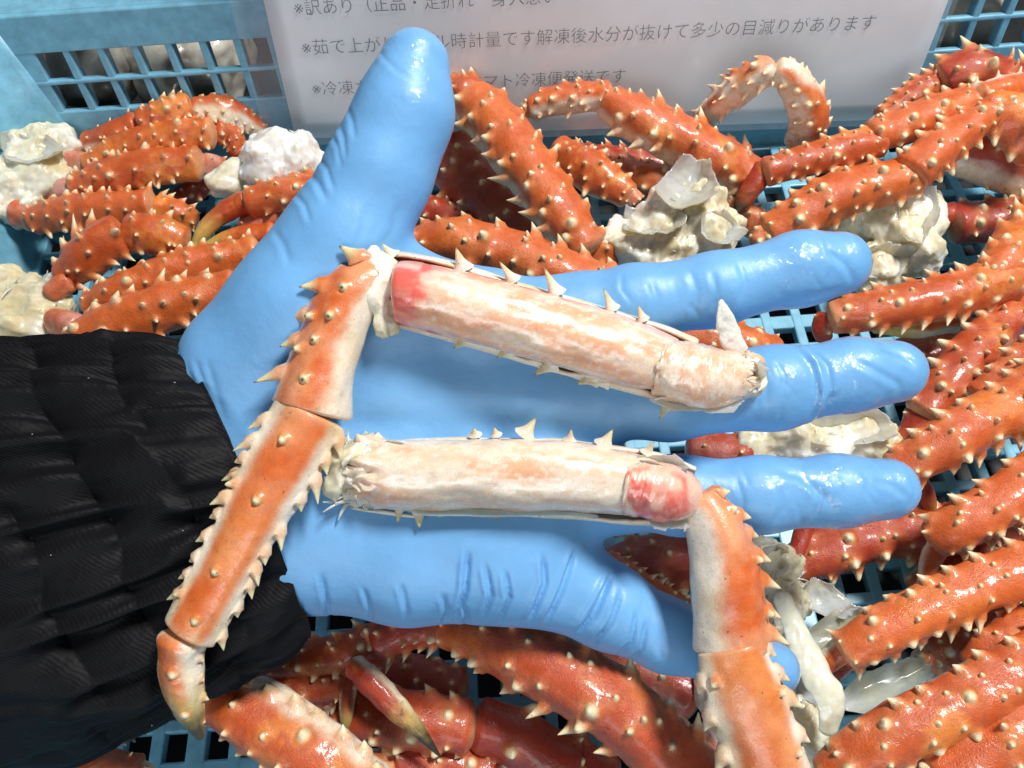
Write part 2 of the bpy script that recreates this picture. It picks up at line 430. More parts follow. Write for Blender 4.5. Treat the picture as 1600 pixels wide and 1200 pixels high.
def shell(name, pts3, rads, up, style, parent, seed, mat=None, label=None):
    """a closed, spiny tube: spines are extruded out of the tube's own faces (one continuous surface)"""
    R = np.random.default_rng(seed)
    ctrl = np.hstack([pts3, np.asarray(rads)[:, None]])
    L = np.linalg.norm(np.diff(pts3, axis=0), axis=1).sum()
    rm = float(np.mean(rads)); NU = style.get('nu', 44); sp = 2 * math.pi * rm / NU
    NV = int(np.clip(L / sp, 12, 150)) + 10
    # dense ends: parameter along
    c = catmull(ctrl, 400); 
    seg = np.linalg.norm(np.diff(c[:, :3], axis=0), axis=1); cum = np.concatenate([[0], np.cumsum(seg)]); Lc = cum[-1]
    capA, capB = style.get('cap', (.5, .42))
    e0, e1 = min(capA * rads[0], .3 * Lc), min(capB * rads[-1], .3 * Lc)
    s = np.linspace(0, Lc, NV - 8)
    s = np.unique(np.concatenate([s, e0 * (1 - np.cos(np.linspace(.25, 1.4, 5))), Lc - e1 * (1 - np.cos(np.linspace(.25, 1.4, 5)))]))
    s = s[(s > e0 * .02) & (s < Lc - e1 * .02)]
    NV = len(s)
    C = np.stack([np.interp(s, cum, c[:, q]) for q in range(4)], 1)
    T = nrm(np.gradient(C[:, :3], s, axis=0))
    rr = C[:, 3].copy()
    prof = np.ones(NV)
    prof *= np.where(s < e0, np.sqrt(np.clip(1 - (1 - s / e0) ** 2, 0, 1)), 1)
    q = Lc - s; prof *= np.where(q < e1, np.sqrt(np.clip(1 - (1 - q / e1) ** 2, 0, 1)), 1)
    tt = s / Lc
    coll = style.get('collar', .10)
    rr = rr * prof * (1 + coll * np.exp(-((q - 1.0 * e1) / (.5 * rads[-1] + 1e-9)) ** 2) + coll * .7 * np.exp(-((s - 1.0 * e0) / (.45 * rads[0] + 1e-9)) ** 2)
                      - coll * .5 * np.exp(-((s - 2.2 * e0) / (.6 * rads[0] + 1e-9)) ** 2))
    u0 = np.asarray(up, float); U = nrm(u0[None] - (T @ u0)[:, None] * T); S = np.cross(T, U)
    ph = np.linspace(-math.pi, math.pi, NU, endpoint=False)
    flat = style.get('flat', .84)
    cs, sn = np.cos(ph), np.sin(ph)
    tri = 1 + .065 * np.cos(3 * ph + .6)
    pos = C[:, None, :3] + rr[:, None, None] * ((cs * flat * tri)[None, :, None] * U[:, None] + (sn * tri)[None, :, None] * S[:, None])
    out = cs[None, :, None] * U[:, None] + sn[None, :, None] * S[:, None]
    lump = (fbm(pos * (.9 / rm) * .55, 2, seed) * .09 + fbm(pos * (2.4 / rm) * .5, 2, seed + 2) * .045) * style.get('lumpy', 1)
    pos = pos + out * (rr * 1.0)[:, None, None] * lump[..., None]
    colr = shell_colors(style, np.broadcast_to(ph, (NV, NU)).ravel(), np.repeat(tt, NU), pos.reshape(-1, 3), seed, rm).reshape(NV, NU, 3)
    # spines
    occ = np.zeros((NV, NU), bool); specs = []
    amp = style.get('spines', 1.0)
    rows = style.get('rows')
    if rows is None:
        rows = [(-82, 1.2, .7, 2, 0), (84, 1.2, .7, 2, 0), (-48, 1.4, .34, 1, 1), (-14, 1.05, .30, 1, 1), (20, 1.0, .34, 1, 1), (52, 1.05, .36, 1, 1), (-115, 1.5, .4, 1, 0), (118, 1.5, .4, 1, 0)]
    for (pdeg, spc, ln, kk, blunt) in rows:
        d = rads[0] * .5 + R.uniform(0, .8) * spc * rm
        while d < Lc - .35 * rads[-1]:
            iv = int(np.argmin(np.abs(s - d))); pj = pdeg + R.normal(0, 6 if kk > 1 else 9)
            iu = int(round((math.radians(pj) + math.pi) / (2 * math.pi) * NU)) % NU
            kz = kk
            big = R.uniform(.5, 1.3)
            if kz == 1 and big > 1.15 : kz = 2
            if iv - kz - 1 >= 1 and iv + kz + 1 < NV - 1:
                us = [(iu + x) % NU for x in range(-kz, kz + 1)]
                if not occ[iv - kz:iv + kz + 1][:, us].any():
                    occ[np.ix_(range(iv - kz, iv + kz), us[:-1])] = True
                    occ[np.ix_(range(iv - kz, iv + kz + 1), us)] |= False
                    specs.append((iv, iu, kz, ln * big * amp * rr[iv], blunt))
            d += spc * rm * R.uniform(.7, 1.3)
    # quad grid without the occupied cells
    cell = np.zeros((NV, NU), bool)
    for (iv, iu, kz, ln, bl) in specs:
        cell[np.ix_(range(iv - kz, iv + kz), [(iu + x) % NU for x in range(-kz, kz)])] = True
    # swell the shell around each spine
    for (iv, iu, kz, ln, bl) in specs:
        w = kz + 2; us = [(iu + x) % NU for x in range(-w, w + 1)]
        v0, v1 = max(0, iv - w), min(NV, iv + w + 1)
        gx = np.arange(v0, v1)[:, None] - iv; gy = np.arange(-w, w + 1)[None]
        g = np.exp(-(gx ** 2 + gy ** 2) / (1.1 * kz + .5) ** 2)
        pos[v0:v1][:, us] += out[v0:v1][:, us] * (g * min(ln * .26, .09 * rm))[..., None]
        colr[v0:v1][:, us] = mix(colr[v0:v1][:, us], mix(AMBER, CREAM, .35), g * .35)
    I = np.arange(NV * NU).reshape(NV, NU)
    A = I[:-1]; B = I[1:]
    quads = np.stack([A, np.roll(A, -1, 1), np.roll(B, -1, 1), B], -1)[~cell[:-1]].reshape(-1, 4)
    verts = [pos.reshape(-1, 3).copy()]; cols = [colr.reshape(-1, 3)]; nvt = NV * NU
    tris = []; qx = [quads]
    # poles
    for ring, sgn in ((0, 0), (NV - 1, 1)):
        pc = C[ring, :3] + (T[ring] if sgn else -T[ring]) * (0.12 * rr[ring])
        verts.append(pc[None]); cols.append(colr[ring].mean(0)[None])
        a = I[ring]; b = np.roll(a, -1)
        tris.append(np.stack([np.full(NU, nvt), b, a] if not sgn else [np.full(NU, nvt), a, b], -1)); nvt += 1
    tipc = np.array(style.get('tip', (.84, .68, .42)))
    tilt = style.get('tilt', .55)
    for (iv, iu, kz, ln, bl) in specs:
        br = [(-kz, x) for x in range(-kz, kz)] + [(x, kz) for x in range(-kz, kz)] + [(kz, -x) for x in range(-kz, kz)] + [(-x, -kz) for x in range(-kz, kz)]
        bi = np.array([I[iv + a, (iu + b) % NU] for a, b in br]); m = len(bi)
        bp = verts[0][bi]; ctr = bp.mean(0); rb = np.linalg.norm(bp - ctr, axis=1).mean()
        nn = out[iv, iu]; dirv = nrm(nn + T[iv] * tilt * (.45 if bl else 1) + S[iv] * R.normal(0, .07) )
        off = bp - ctr; offp = off - (off @ dirv)[:, None] * dirv
        offr = nrm(offp) * rb
        verts[0][bi] = bp + (offr - offp) * .8; offp = offp + (offr - offp) * .8
        levels = [(.10, .80), (.30, .52), (.55, .33), (.8, .17), (.94, .07)] if not bl else [(.12, .78), (.34, .56), (.6, .43), (.82, .3), (.95, .14)]
        prev = bi; bc = cols[0][bi]
        for li, (h, rho) in enumerate(levels):
            cen = ctr + nn * ln * .06 + dirv * ln * h + T[iv] * ln * .12 * h * h
            kk = min(1, .6 + li * .4)
            ringp = cen + (offp * (1 - kk) + offr * kk) * rho
            verts.append(ringp); tcol = mix(mix(bc, AMBER, np.full(m, .35)), tipc, np.full(m, float(sstep(.10, .55, h))))
            if style.get('darktip') or (iv * 7 + iu) % 5 == 0: tcol = mix(tcol, DARK * 1.5, np.full(m, float(sstep(.78, .95, h)) * style.get('darktip', .6)))
            cols.append(tcol); cur = np.arange(nvt, nvt + m); nvt += m
            qx.append(np.stack([prev, np.roll(prev, -1), np.roll(cur, -1), cur], -1)[:, ::-1]); prev = cur
        tp = ctr + nn * ln * .06 + dirv * ln * 1.0 + T[iv] * ln * .12
        verts.append(tp[None]); cols.append(cols[-1].mean(0)[None])
        tris.append(np.stack([prev, np.full(m, nvt), np.roll(prev, -1)], -1)); nvt += 1
    o = make_mesh(name, np.vstack(verts), np.vstack(qx), np.vstack(tris), mat or SHELL, np.vstack(cols), parent)
    bm = bmesh.new(); bm.from_mesh(o.data); bmesh.ops.recalc_face_normals(bm, faces=bm.faces[:]); bm.to_mesh(o.data); bm.free()
    if label: o['label'] = label
    return o

def parse(txt):
    return [tuple(float(v) for v in t.split(',')) for t in txt.split(';') if t.strip()]

_seed = [100]
def pile_up(px, py):                 # dorsal side looks up and a little towards the viewer
    return nrm(np.array((0.05, -.35, .93)))

def seg_geometry(txt, hand=False):
    p3, rr = [], []
    for (x, y, z, r) in parse(txt):
        if hand: q, d = Ph(x, y, z)
        else: q, d = Pz(x, y, z / 1000)
        p3.append(q); rr.append(r * d / FPX)
    return np.array(p3), np.array(rr)

def seg(name, txt, parent, style=None, hand=False, roll=0, label=None, mat=None):
    st = dict(style or {}); _seed[0] += 1
    if not hand:
        J = np.random.default_rng(_seed[0])
        st['tone'] = st.get('tone', 0) + J.uniform(-.15, .38); st['amber'] = st.get('amber', .55) * J.uniform(.4, 1.4); st['spines'] = st.get('spines', 1) * J.uniform(.8, 1.15)
    elif mat is None: mat = HELDSHELL
    p3, rr = seg_geometry(txt, hand)
    up = -_f if hand else pile_up(0, 0)
    if roll:
        t = nrm(p3[-1] - p3[0]); a = math.radians(roll); u = nrm(up - np.dot(up, t) * t)
        up = u * math.cos(a) + np.cross(t, u) * math.sin(a)
    return shell(name, p3, rr, up, st, parent, _seed[0], mat, label)

PG = 'boiled king crab pieces heaped in the crate'
def leg(label, parts, name='crab_limb', cat='crab leg', hand=False, group=PG):
    p3, rr = seg_geometry(parts[0][1], hand)
    t = thing(name, label, cat, tuple(p3[0]), group)
    for p in parts:
        o = seg(p[0], p[1], t, p[2] if len(p) > 2 else None, hand, p[3] if len(p) > 3 else 0)
    if parts[-1][0] in ('upper_leg', 'lower_leg', 'knee'):      # the pale hinge of flesh left where the next joint came away
        q3, qr = seg_geometry(parts[-1][1], hand); d_ = nrm(q3[-1] - q3[-2]); r_ = qr[-1]; e_ = q3[-1]; _seed[0] += 1
        shell('joint_stub', np.array([e_ - d_ * r_ * .6, e_ + d_ * r_ * .25, e_ + d_ * r_ * .62 + np.array((0, 0, -.2 * r_))]), [r_ * .74, r_ * .72, r_ * .42], pile_up(0, 0), dict(rows=[(0, .9, .3, 2, 1), (60, .9, .3, 2, 1), (-60, .9, .3, 2, 1)], pink=.35, amber=.9, nu=32, lumpy=2, cream=60, rim=.2), o, _seed[0])
    return t

# ------------------------------------------------------------------ soft lumps (surface nets)
def surface_nets(F, org, step):
    ins = F < 0
    c = [ins[a:ins.shape[0] - 1 + a, b:ins.shape[1] - 1 + b, d:ins.shape[2] - 1 + d] for a in (0, 1) for b in (0, 1) for d in (0, 1)]
    s = sum(x.astype(np.int8) for x in c); act = (s > 0) & (s < 8)
    idx = np.argwhere(act); ids = -np.ones(act.shape, np.int64); ids[act] = np.arange(len(idx))
    acc = np.zeros((len(idx), 3)); cnt = np.zeros(len(idx))
    offs = [(a, b, d) for a in (0, 1) for b in (0, 1) for d in (0, 1)]
    for i, p in enumerate(offs):
        for ax in range(3):
            if p[ax]: continue
            qv = list(p); qv[ax] = 1
            fa = F[idx[:, 0] + p[0], idx[:, 1] + p[1], idx[:, 2] + p[2]]; fb = F[idx[:, 0] + qv[0], idx[:, 1] + qv[1], idx[:, 2] + qv[2]]
            mk = (fa < 0) != (fb < 0); t = np.where(mk, fa / np.where(mk, fa - fb, 1), 0)
            pt = np.tile(np.array(p, float), (len(idx), 1)); pt[:, ax] += t
            acc += pt * mk[:, None]; cnt += mk
    v = org + (idx + acc / cnt[:, None]) * step
    quads = []
    for ax in range(3):
        a = [slice(None)] * 3; b = [slice(None)] * 3; a[ax] = slice(0, -1); b[ax] = slice(1, None)
        ch = ins[tuple(a)] != ins[tuple(b)]
        e = np.argwhere(ch); o1, o2 = [k for k in range(3) if k != ax]
        ok = (e[:, o1] > 0) & (e[:, o2] > 0) & (e[:, o1] < F.shape[o1] - 1) & (e[:, o2] < F.shape[o2] - 1); e = e[ok]
        def cid(d1, d2):
            q = e.copy(); q[:, o1] -= d1; q[:, o2] -= d2; return ids[q[:, 0], q[:, 1], q[:, 2]]
        qd = np.stack([cid(1, 1), cid(0, 1), cid(0, 0), cid(1, 0)], -1)
        inside = ins[e[:, 0], e[:, 1], e[:, 2]]
        flip = inside if ax != 1 else ~inside
        qd[~flip] = qd[~flip][:, ::-1]
        quads.append(qd)
    return v, np.vstack(quads)
def smin(a, b, k):
    h = np.clip(.5 + .5 * (b - a) / k, 0, 1); return b * (1 - h) + a * h - k * h * (1 - h)

def lump(name, blobs, parent, seed, k=.0042, rough=1.0, step=.0008, pal='meat', mat=None, hand=False):
    cs = []
    for (x, y, z, r) in parse(blobs):
        if hand: q, d = Ph(x, y, z)
        else: q, d = Pz(x, y, z / 1000)
        cs.append((q, r * d / FPX))
    R = np.random.default_rng(seed)
    for c_, r_ in list(cs):
        for _ in range(3):
            dv = R.normal(size=3); dv[2] = abs(dv[2]) * .9 + .1; dv /= np.linalg.norm(dv); cs.append((c_ + dv * r_ * R.uniform(.6, .9), r_ * R.uniform(.32, .55)))
    lo = np.min([c - r for c, r in cs], 0) - .005; hi = np.max([c + r for c, r in cs], 0) + .005
    n = np.ceil((hi - lo) / step).astype(int)
    G = np.stack(np.meshgrid(*[lo[i] + step * np.arange(n[i]) for i in range(3)], indexing='ij'), -1)
    wob = np.stack([vnoise(G * 140, seed + 60 + i) for i in range(3)], -1) * .0028 * rough
    F = None
    for c, r in cs:
        d = np.linalg.norm((G + wob - c) * np.array((1, 1, 1.1)), axis=-1) - r
        F = d if F is None else smin(F, d, k)
    rid = 1 - np.abs(fbm(G * np.array((230, 230, 260)), 3, seed))
    F = F + ((.0030 * fbm(G * 95, 2, seed + 1)) - .0012 * rid ** 4) * rough * .62
    ax = nrm(R.normal(size=3)); al = G @ ax; pe = G - al[..., None] * ax
    F = F - .0007 * rough * (1 - np.abs(vnoise(np.stack([pe[..., 0] * 520, pe[..., 1] * 520, pe[..., 2] * 520], -1) + (al * 70)[..., None], seed + 30)) * 2)
    v, q = surface_nets(F, lo, step)
    n1 = fbm(v * 90, 3, seed + 7); n2 = fbm(v * 330, 2, seed + 8)
    if pal == 'meat':
        c = mix(np.array((.72, .66, .47)), np.array((.86, .82, .68)), sstep(-.4, .35, n1 + .3 * n2))
        c = mix(c, np.array((.52, .44, .24)), sstep(.2, .7, n2 - n1 * .4) * .5)
        c = mix(c, np.array((.72, .58, .28)), sstep(.1, .6, fbm(v * 60, 2, seed + 12)) * .6)
        c = mix(c, np.array((.88, .86, .78)), sstep(.2, .5, fbm(v * 45, 2, seed + 14)) * .8)
    elif pal == 'white':
        c = mix(np.array((.80, .77, .70)), np.array((.90, .89, .86)), sstep(-.4, .2, n1))
        c = mix(c, np.array((.74, .64, .44)), sstep(.3, .6, fbm(v * 60, 2, seed + 12)) * .7)
    else:
        c = mix(PINK, WHITE, sstep(-.3, .3, n1)); c = mix(c, ORANGE, sstep(.2, .5, n2) * .8)
    o = make_mesh(name, v, q, None, mat or MEMBRANE, c, parent)
    return o

def flap(name, corners, parent, seed, curl=.004, th=.0009, hand=False, tint=(.82, .77, .60), ragged=.12, mat=None):
    """a torn, curled sheet of membrane or thin shell between four corner points"""
    pc = []
    for (x, y, z) in parse(corners):
        pc.append(Ph(x, y, z)[0] if hand else Pz(x, y, z / 1000)[0])
    a, b, c, d = pc; nu, nv = 40, 30
    u, v = np.meshgrid(np.linspace(0, 1, nu), np.linspace(0, 1, nv), indexing='ij')
    s = np.stack([u, v, np.zeros_like(u) + seed * .37], -1)
    uu = u + ragged * .5 * fbm(s * np.array((1, 6, 1)), 3, seed) * np.abs(2 * u - 1) ** 2; vv = v + ragged * fbm(s * np.array((6, 1, 1)), 3, seed + 1) * np.abs(2 * v - 1) ** 2
    W = lambda t: t[..., None]
    sx, sy = 2 * uu - 1, 2 * vv - 1       # pull the square's corners in: torn skin has no sharp corners
    kx, ky = sx * np.sqrt(np.clip(1 - .42 * sy ** 2, 0, 1)), sy * np.sqrt(np.clip(1 - .42 * sx ** 2, 0, 1)); uu, vv = (kx + 1) / 2, (ky + 1) / 2
    p = W((1 - uu) * (1 - vv)) * a + W(uu * (1 - vv)) * b + W(uu * vv) * c + W((1 - uu) * vv) * d
    n = nrm(np.cross(b - a, d - a)); n = n if n[2] > 0 else -n
    p = p + n * W(curl * (fbm(s * 1.1, 2, seed + 2) * 1.2 + 1.1 * (2 * v - 1) ** 2 + .7 * (2 * u - 1) ** 2 - .5 + .12 * fbm(s * 7, 2, seed + 6)))
    th_ = th * (1 - .55 * np.abs(2 * v - 1) ** 3)
    top = p.reshape(-1, 3); bot = (p - n * W(th_)).reshape(-1, 3); M = nu * nv
    I = np.arange(M).reshape(nu, nv); A = np.stack([I[:-1, :-1], I[1:, :-1], I[1:, 1:], I[:-1, 1:]], -1).reshape(-1, 4)
    q = [A, A[:, ::-1] + M]
    rim = np.concatenate([I[:, 0], I[-1, 1:], I[-2::-1, -1], I[0, -2:0:-1]]); r2 = np.roll(rim, -1)
    q.append(np.stack([r2, rim, rim + M, r2 + M], -1))
    V = np.vstack([top, bot]); n1 = fbm(V * 120, 3, seed + 3)
    col = mix(np.array(tint) * .86, np.array((.88, .86, .76)), sstep(-.4, .5, n1)); col = mix(col, np.array((.72, .60, .38)), sstep(.25, .55, fbm(V * 70, 2, seed + 4)) * .5)
    o = make_mesh(name, V, np.vstack(q), None, mat or THIN, col, parent)
    bm = bmesh.new(); bm.from_mesh(o.data); bmesh.ops.recalc_face_normals(bm, faces=bm.faces[:]); bm.to_mesh(o.data); bm.free()
    return o

def strands(parent, blobs, seed, n=40, hand=False):
    """short loose muscle fibres standing off the meat, joined as one piece because nobody could count them"""
    R = np.random.default_rng(seed); V = []; Q = []; base = 0; m = 5; C = []
    sp = parse(blobs)
    for k in range(n):
        x, y, z, r = sp[R.integers(len(sp))]
        c, d = Ph(x, y, z) if hand else Pz(x, y, z / 1000); r = r * d / FPX
        dv = R.normal(size=3); dv[2] = abs(dv[2]) + .3; dv = nrm(dv); p = c + dv * r * .9; L = R.uniform(.004, .009); w_ = R.uniform(.0003, .0007)
        t = nrm(np.cross(dv, R.normal(size=3)) + dv * R.uniform(-.1, .15)); bend = -dv * L * R.uniform(.1, .5)
        pts = [p + t * L * s + bend * s * s - dv * .002 * (1 - s) for s in np.linspace(0, 1, 6)]
        s1 = nrm(np.cross(t, dv)); s2 = np.cross(t, s1)
        for i, q in enumerate(pts):
            rr = w_ * (1 - .75 * (i / 5.0) ** 2)
            for j in range(m): a = 2 * math.pi * j / m; V.append(q + rr * (math.cos(a) * s1 * 1.6 + math.sin(a) * s2 * .7)); C.append(mix(np.array((.74, .68, .48)), np.array((.86, .84, .74)), np.array(R.uniform(0, 1))))
        for i in range(5):
            for j in range(m): Q.append((base + i * m + j, base + i * m + (j + 1) % m, base + (i + 1) * m + (j + 1) % m, base + (i + 1) * m + j))
        base += 6 * m
    o = make_mesh('meat_fibres', np.array(V), np.array(Q), None, MEMBRANE, np.array(C), parent); o['kind'] = 'stuff'
    return o
# ------------------------------------------------------------------ the heap of crab legs
MER = {}
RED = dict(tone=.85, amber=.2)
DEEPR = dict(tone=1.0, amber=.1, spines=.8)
LOW = [(-84, 1.2, .42, 2, 1), (84, 1.2, .42, 2, 1), (-48, 1.3, .28, 1, 1), (-14, 1.4, .26, 1, 1), (20, 1.35, .28, 1, 1), (52, 1.3, .3, 1, 1)]
JOINT = [(-70, .8, .45, 2, 0), (70, .8, .45, 2, 0), (-20, .9, .3, 1, 1), (25, .9, .3, 1, 1)]
FEW = [(-80, 1.6, .35, 1, 1), (80, 1.6, .35, 1, 1), (10, 1.6, .25, 1, 1)]
NONE = []
SPIKY = [(-85, 1.15, .85, 2, 0), (86, 1.25, .75, 2, 0), (-50, 1.35, .5, 2, 1), (-16, 1.5, .36, 1, 1), (18, 1.45, .38, 1, 1), (52, 1.4, .42, 1, 1)]
CLAW = dict(claw=1, rows=NONE, cap=(.5, .9), cream=80, tone=.5)
def S(base=None, **k):
    d = dict(base or {}); d.update(k); return d

# --- cluster at the far left: pale shoulder with four legs
c = thing('crab_cluster', 'crab cluster with pale shoulder at the far left and four legs reaching under the notice', 'crab cluster', Pz(60, 270, .02)[0], 'crab clusters with their shoulder meat showing')
lump('shoulder', '10,235,30,38;60,232,32,34;100,232,30,24;30,280,26,45;75,275,26,38;10,320,22,36;45,315,22,26;95,262,26,26', c, 11, pal='meat'); strands(c, '10,235,30,38;60,232,32,34;100,232,30,24;30,280,26,45;75,275,26,38;10,320,22,36;45,315,22,26;95,262,26,26', 311)
flap('membrane', '0,215,40;90,212,40;110,250,36;10,262,38', c, 12, .003)
for t_, st in (('72,290,26,18;100,296,27,20;122,300,27,18', S(pink=.7, rows=NONE)), ('20,330,24,22;45,338,24,22;60,345,24,18', S(pink=.8, rows=NONE)), ('100,245,30,14;128,252,30,16;140,258,30,14', S(pink=.6, rows=NONE))):
    seg('base_joint', t_, c, st)
u = seg('upper_leg', '133,224,30,17;175,212,35,22;222,194,38,21', c, S(amber=.9, cream=80, cside=-40, rows=FEW))
seg('knee', '216,192,41,19;258,176,44,22;303,164,44,18', u, S(rows=JOINT, amber=.6, spines=1.1)); seg('lower_leg', '298,172,42,20;345,172,40,25;390,192,32,18;422,212,26,7', u, S(rows=JOINT, cream=60, cside=-60, spines=.8))
u = seg('upper_leg', '132,262,29,18;190,232,34,24;260,212,38,26;338,205,38,22', c, S(rows=LOW)); seg('knee', '334,203,36,20;362,212,32,18;376,246,24,13', u, S(rows=JOINT))
u = seg('upper_leg', '112,302,28,20;160,280,31,28;230,262,34,30;318,252,34,25', c, S(rows=LOW, tone=.1)); seg('knee', '314,254,32,19;338,258,28,17;352,272,22,11', u, S(pink=.7, rows=FEW))
u = seg('upper_leg', '48,348,25,20;80,336,28,27;150,328,30,28;243,318,30,23', c, S(rows=LOW, tone=.1)); seg('knee', '236,322,27,22;275,335,24,24;310,345,18,13', u, S(rows=JOINT, amber=.9))

# --- bright white shoulder beside the thumb and the claw in front of it
t = thing('crab_shoulder', 'bright white lump of shoulder meat behind the amber tipped claw', 'crab meat', Pz(430, 260, .03)[0])
lump('meat', '430,245,44,36;468,250,43,34;400,243,43,24;425,268,40,40;490,265,36,28', t, 21, pal='white', rough=.7); strands(t, '430,245,44,36;468,250,43,34;400,243,43,24;425,268,40,40;490,265,36,28', 321)
lump('knob', '358,284,38,24;372,268,38,20;345,295,34,16', t, 22, pal='meat', rough=.5)
seg('base_joint', '490,262,38,18;520,264,34,20;540,262,32,16', t, S(pink=.6, rows=NONE))
leg('crab claw with two curved amber tipped fingers left of the glove', [
    ('palm', '545,285,38,24;500,290,42,24;440,303,42,26;383,318,40,21', S(rows=SPIKY, amber=.7, spines=.5)),
    ('claw_finger', '390,312,39,20;348,333,37,16;316,364,34,11;296,400,29,2.5', S(CLAW, tone=.3, cream=130, dark=.25)),
    ('claw_finger', '432,366,33,20;372,370,33,16;325,386,30,10;300,402,27,2.5', S(CLAW, tone=.2, cream=120, dark=.2)),
    ('wrist', '445,332,33,24;405,348,31,22;375,352,30,14', S(pink=.4, rows=FEW))], 'crab_claw', 'crab claw')
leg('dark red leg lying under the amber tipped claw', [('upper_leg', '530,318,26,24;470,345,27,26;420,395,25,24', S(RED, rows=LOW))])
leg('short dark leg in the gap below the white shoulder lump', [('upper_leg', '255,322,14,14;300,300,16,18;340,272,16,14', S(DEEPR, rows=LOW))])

# --- cluster above the sleeve
c = thing('crab_cluster', 'crab cluster with cream shoulder above the black sleeve and legs toward the thumb', 'crab cluster', Pz(60, 490, .02)[0], 'crab clusters with their shoulder meat showing')
lump('shoulder', '0,470,26,40;45,468,26,38;85,455,28,24;20,515,24,45;70,505,24,32;100,495,22,18;10,550,20,30', c, 31); strands(c, '0,470,26,40;45,468,26,38;85,455,28,24;20,515,24,45;70,505,24,32;100,495,22,18;10,550,20,30', 331)
seg('base_joint', '80,500,30,20;105,505,33,22;125,515,33,18', c, S(pink=.7, rows=NONE)); seg('base_joint', '75,462,32,16;95,446,34,18;112,436,34,16', c, S(pink=.4, amber=.8, rows=NONE))
u = seg('upper_leg', '95,438,32,20;130,405,38,32;165,376,42,34;198,362,42,29', c, S(rows=SPIKY, amber=.8, spines=.8)); seg('knee', '196,360,42,28;245,366,42,32;296,380,38,21', u, S(rows=LOW, amber=.8))
seg('upper_leg', '130,482,34,20;190,456,38,30;280,420,40,30;410,392,38,26', c, S(rows=LOW))
seg('upper_leg', '103,552,38,20;150,520,42,36;250,482,46,39;380,452,44,32', c, S(rows=SPIKY, spines=.7, tone=.05))
seg('upper_leg', '40,548,26,20;75,560,28,28;110,575,26,18', c, S(cream=20, fleck=.9, rows=FEW))

# --- behind the hand, in front of the notice
c = thing('crab_cluster', 'crab cluster with a torn upright membrane and a thick leg leaning up beside the thumb', 'crab cluster', Pz(1040, 370, .02)[0], 'crab clusters with their shoulder meat showing')
lump('shoulder', '985,385,32,38;1040,350,36,46;1090,345,36,42;1120,365,32,36;1010,400,30,36;1060,395,30,40', c, 41); strands(c, '985,385,32,38;1040,350,36,46;1090,345,36,42;1120,365,32,36;1010,400,30,36;1060,395,30,40', 341)
flap('membrane', '1000,330,44;1070,246,50;1112,256,50;1125,345,46', c, 42, .006, .0008); flap('membrane', '965,330,40;1060,315,46;1080,370,46;985,385,40', c, 43, .005); flap('membrane', '1085,350,42;1130,330,44;1182,372,40;1110,390,40', c, 44, .004)
seg('base_joint', '900,385,36,28;945,388,34,28;975,395,30,20', c, S(amber=.8, rows=FEW, tone=.2))
u = seg('upper_leg', '922,398,40,32;885,345,46,38;830,270,50,41;775,195,52,41;733,148,54,32', c, S(rows=SPIKY, spines=.62, cream=92, cside=22)); seg('knee', '745,150,52,31;715,150,46,29;680,190,38,24', u, S(rows=JOINT, tone=.3, spines=1.2))
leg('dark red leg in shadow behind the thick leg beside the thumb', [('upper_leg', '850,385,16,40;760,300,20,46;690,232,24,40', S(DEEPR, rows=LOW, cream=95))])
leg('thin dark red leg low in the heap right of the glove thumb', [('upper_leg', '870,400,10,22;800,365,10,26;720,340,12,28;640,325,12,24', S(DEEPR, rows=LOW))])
leg('bright orange leg with tall spines lying above the upper opened leg', [('upper_leg', '970,452,46,30;875,425,52,38;785,396,54,42;705,380,56,40;640,390,52,28', S(rows=SPIKY, spines=.85, tone=.1))])
leg('bent leg arching up in front of the notice text', [
    ('upper_leg', '1185,285,32,30;1125,252,38,40;1058,216,44,40;985,178,50,34;945,152,52,24', S(rows=SPIKY, spines=.6, cream=85, cside=25)),
    ('lower_leg', '958,150,50,24;905,152,48,24;862,158,46,22;826,172,42,17', S(rows=LOW, cream=75, cside=50, amber=.7))])
leg('short amber leg stub pointing at the torn membrane', [('upper_leg', '868,228,36,22;925,268,38,33;988,308,36,19', S(rows=LOW, amber=1, cream=85))])
leg('dark red leg on the crate floor just under the notice', [('upper_leg', '1075,262,12,20;980,252,14,23;890,240,14,18', S(DEEPR, rows=SPIKY, spines=.7))])
leg('pinkish red leg behind the torn membrane', [('upper_leg', '1110,305,22,22;1020,282,26,28;930,270,24,22', S(tone=.4, rows=SPIKY, spines=.6))])
leg('small red leg end between the torn membrane and the brown claw tip', [('upper_leg', '1120,300,22,24;1150,330,24,26;1190,352,22,22', S(tone=.6, rows=FEW, pink=.3))])
leg('pale arched leg standing up against the notice', [
    ('upper_leg', '1256,232,34,29;1264,178,52,33;1238,125,68,27;1208,106,72,19', S(rows=SPIKY, spines=.55, pale=.1, cream=72, cside=35, amber=.4)),
    ('lower_leg', '1212,106,70,20;1190,115,68,25;1150,140,58,27;1114,170,46,19', S(rows=JOINT, cream=58, cside=45, pale=.08)),
    ('leg_tip', '1122,160,44,18;1102,185,38,19;1090,212,30,13', S(rows=FEW, pale=.2, cream=60))])
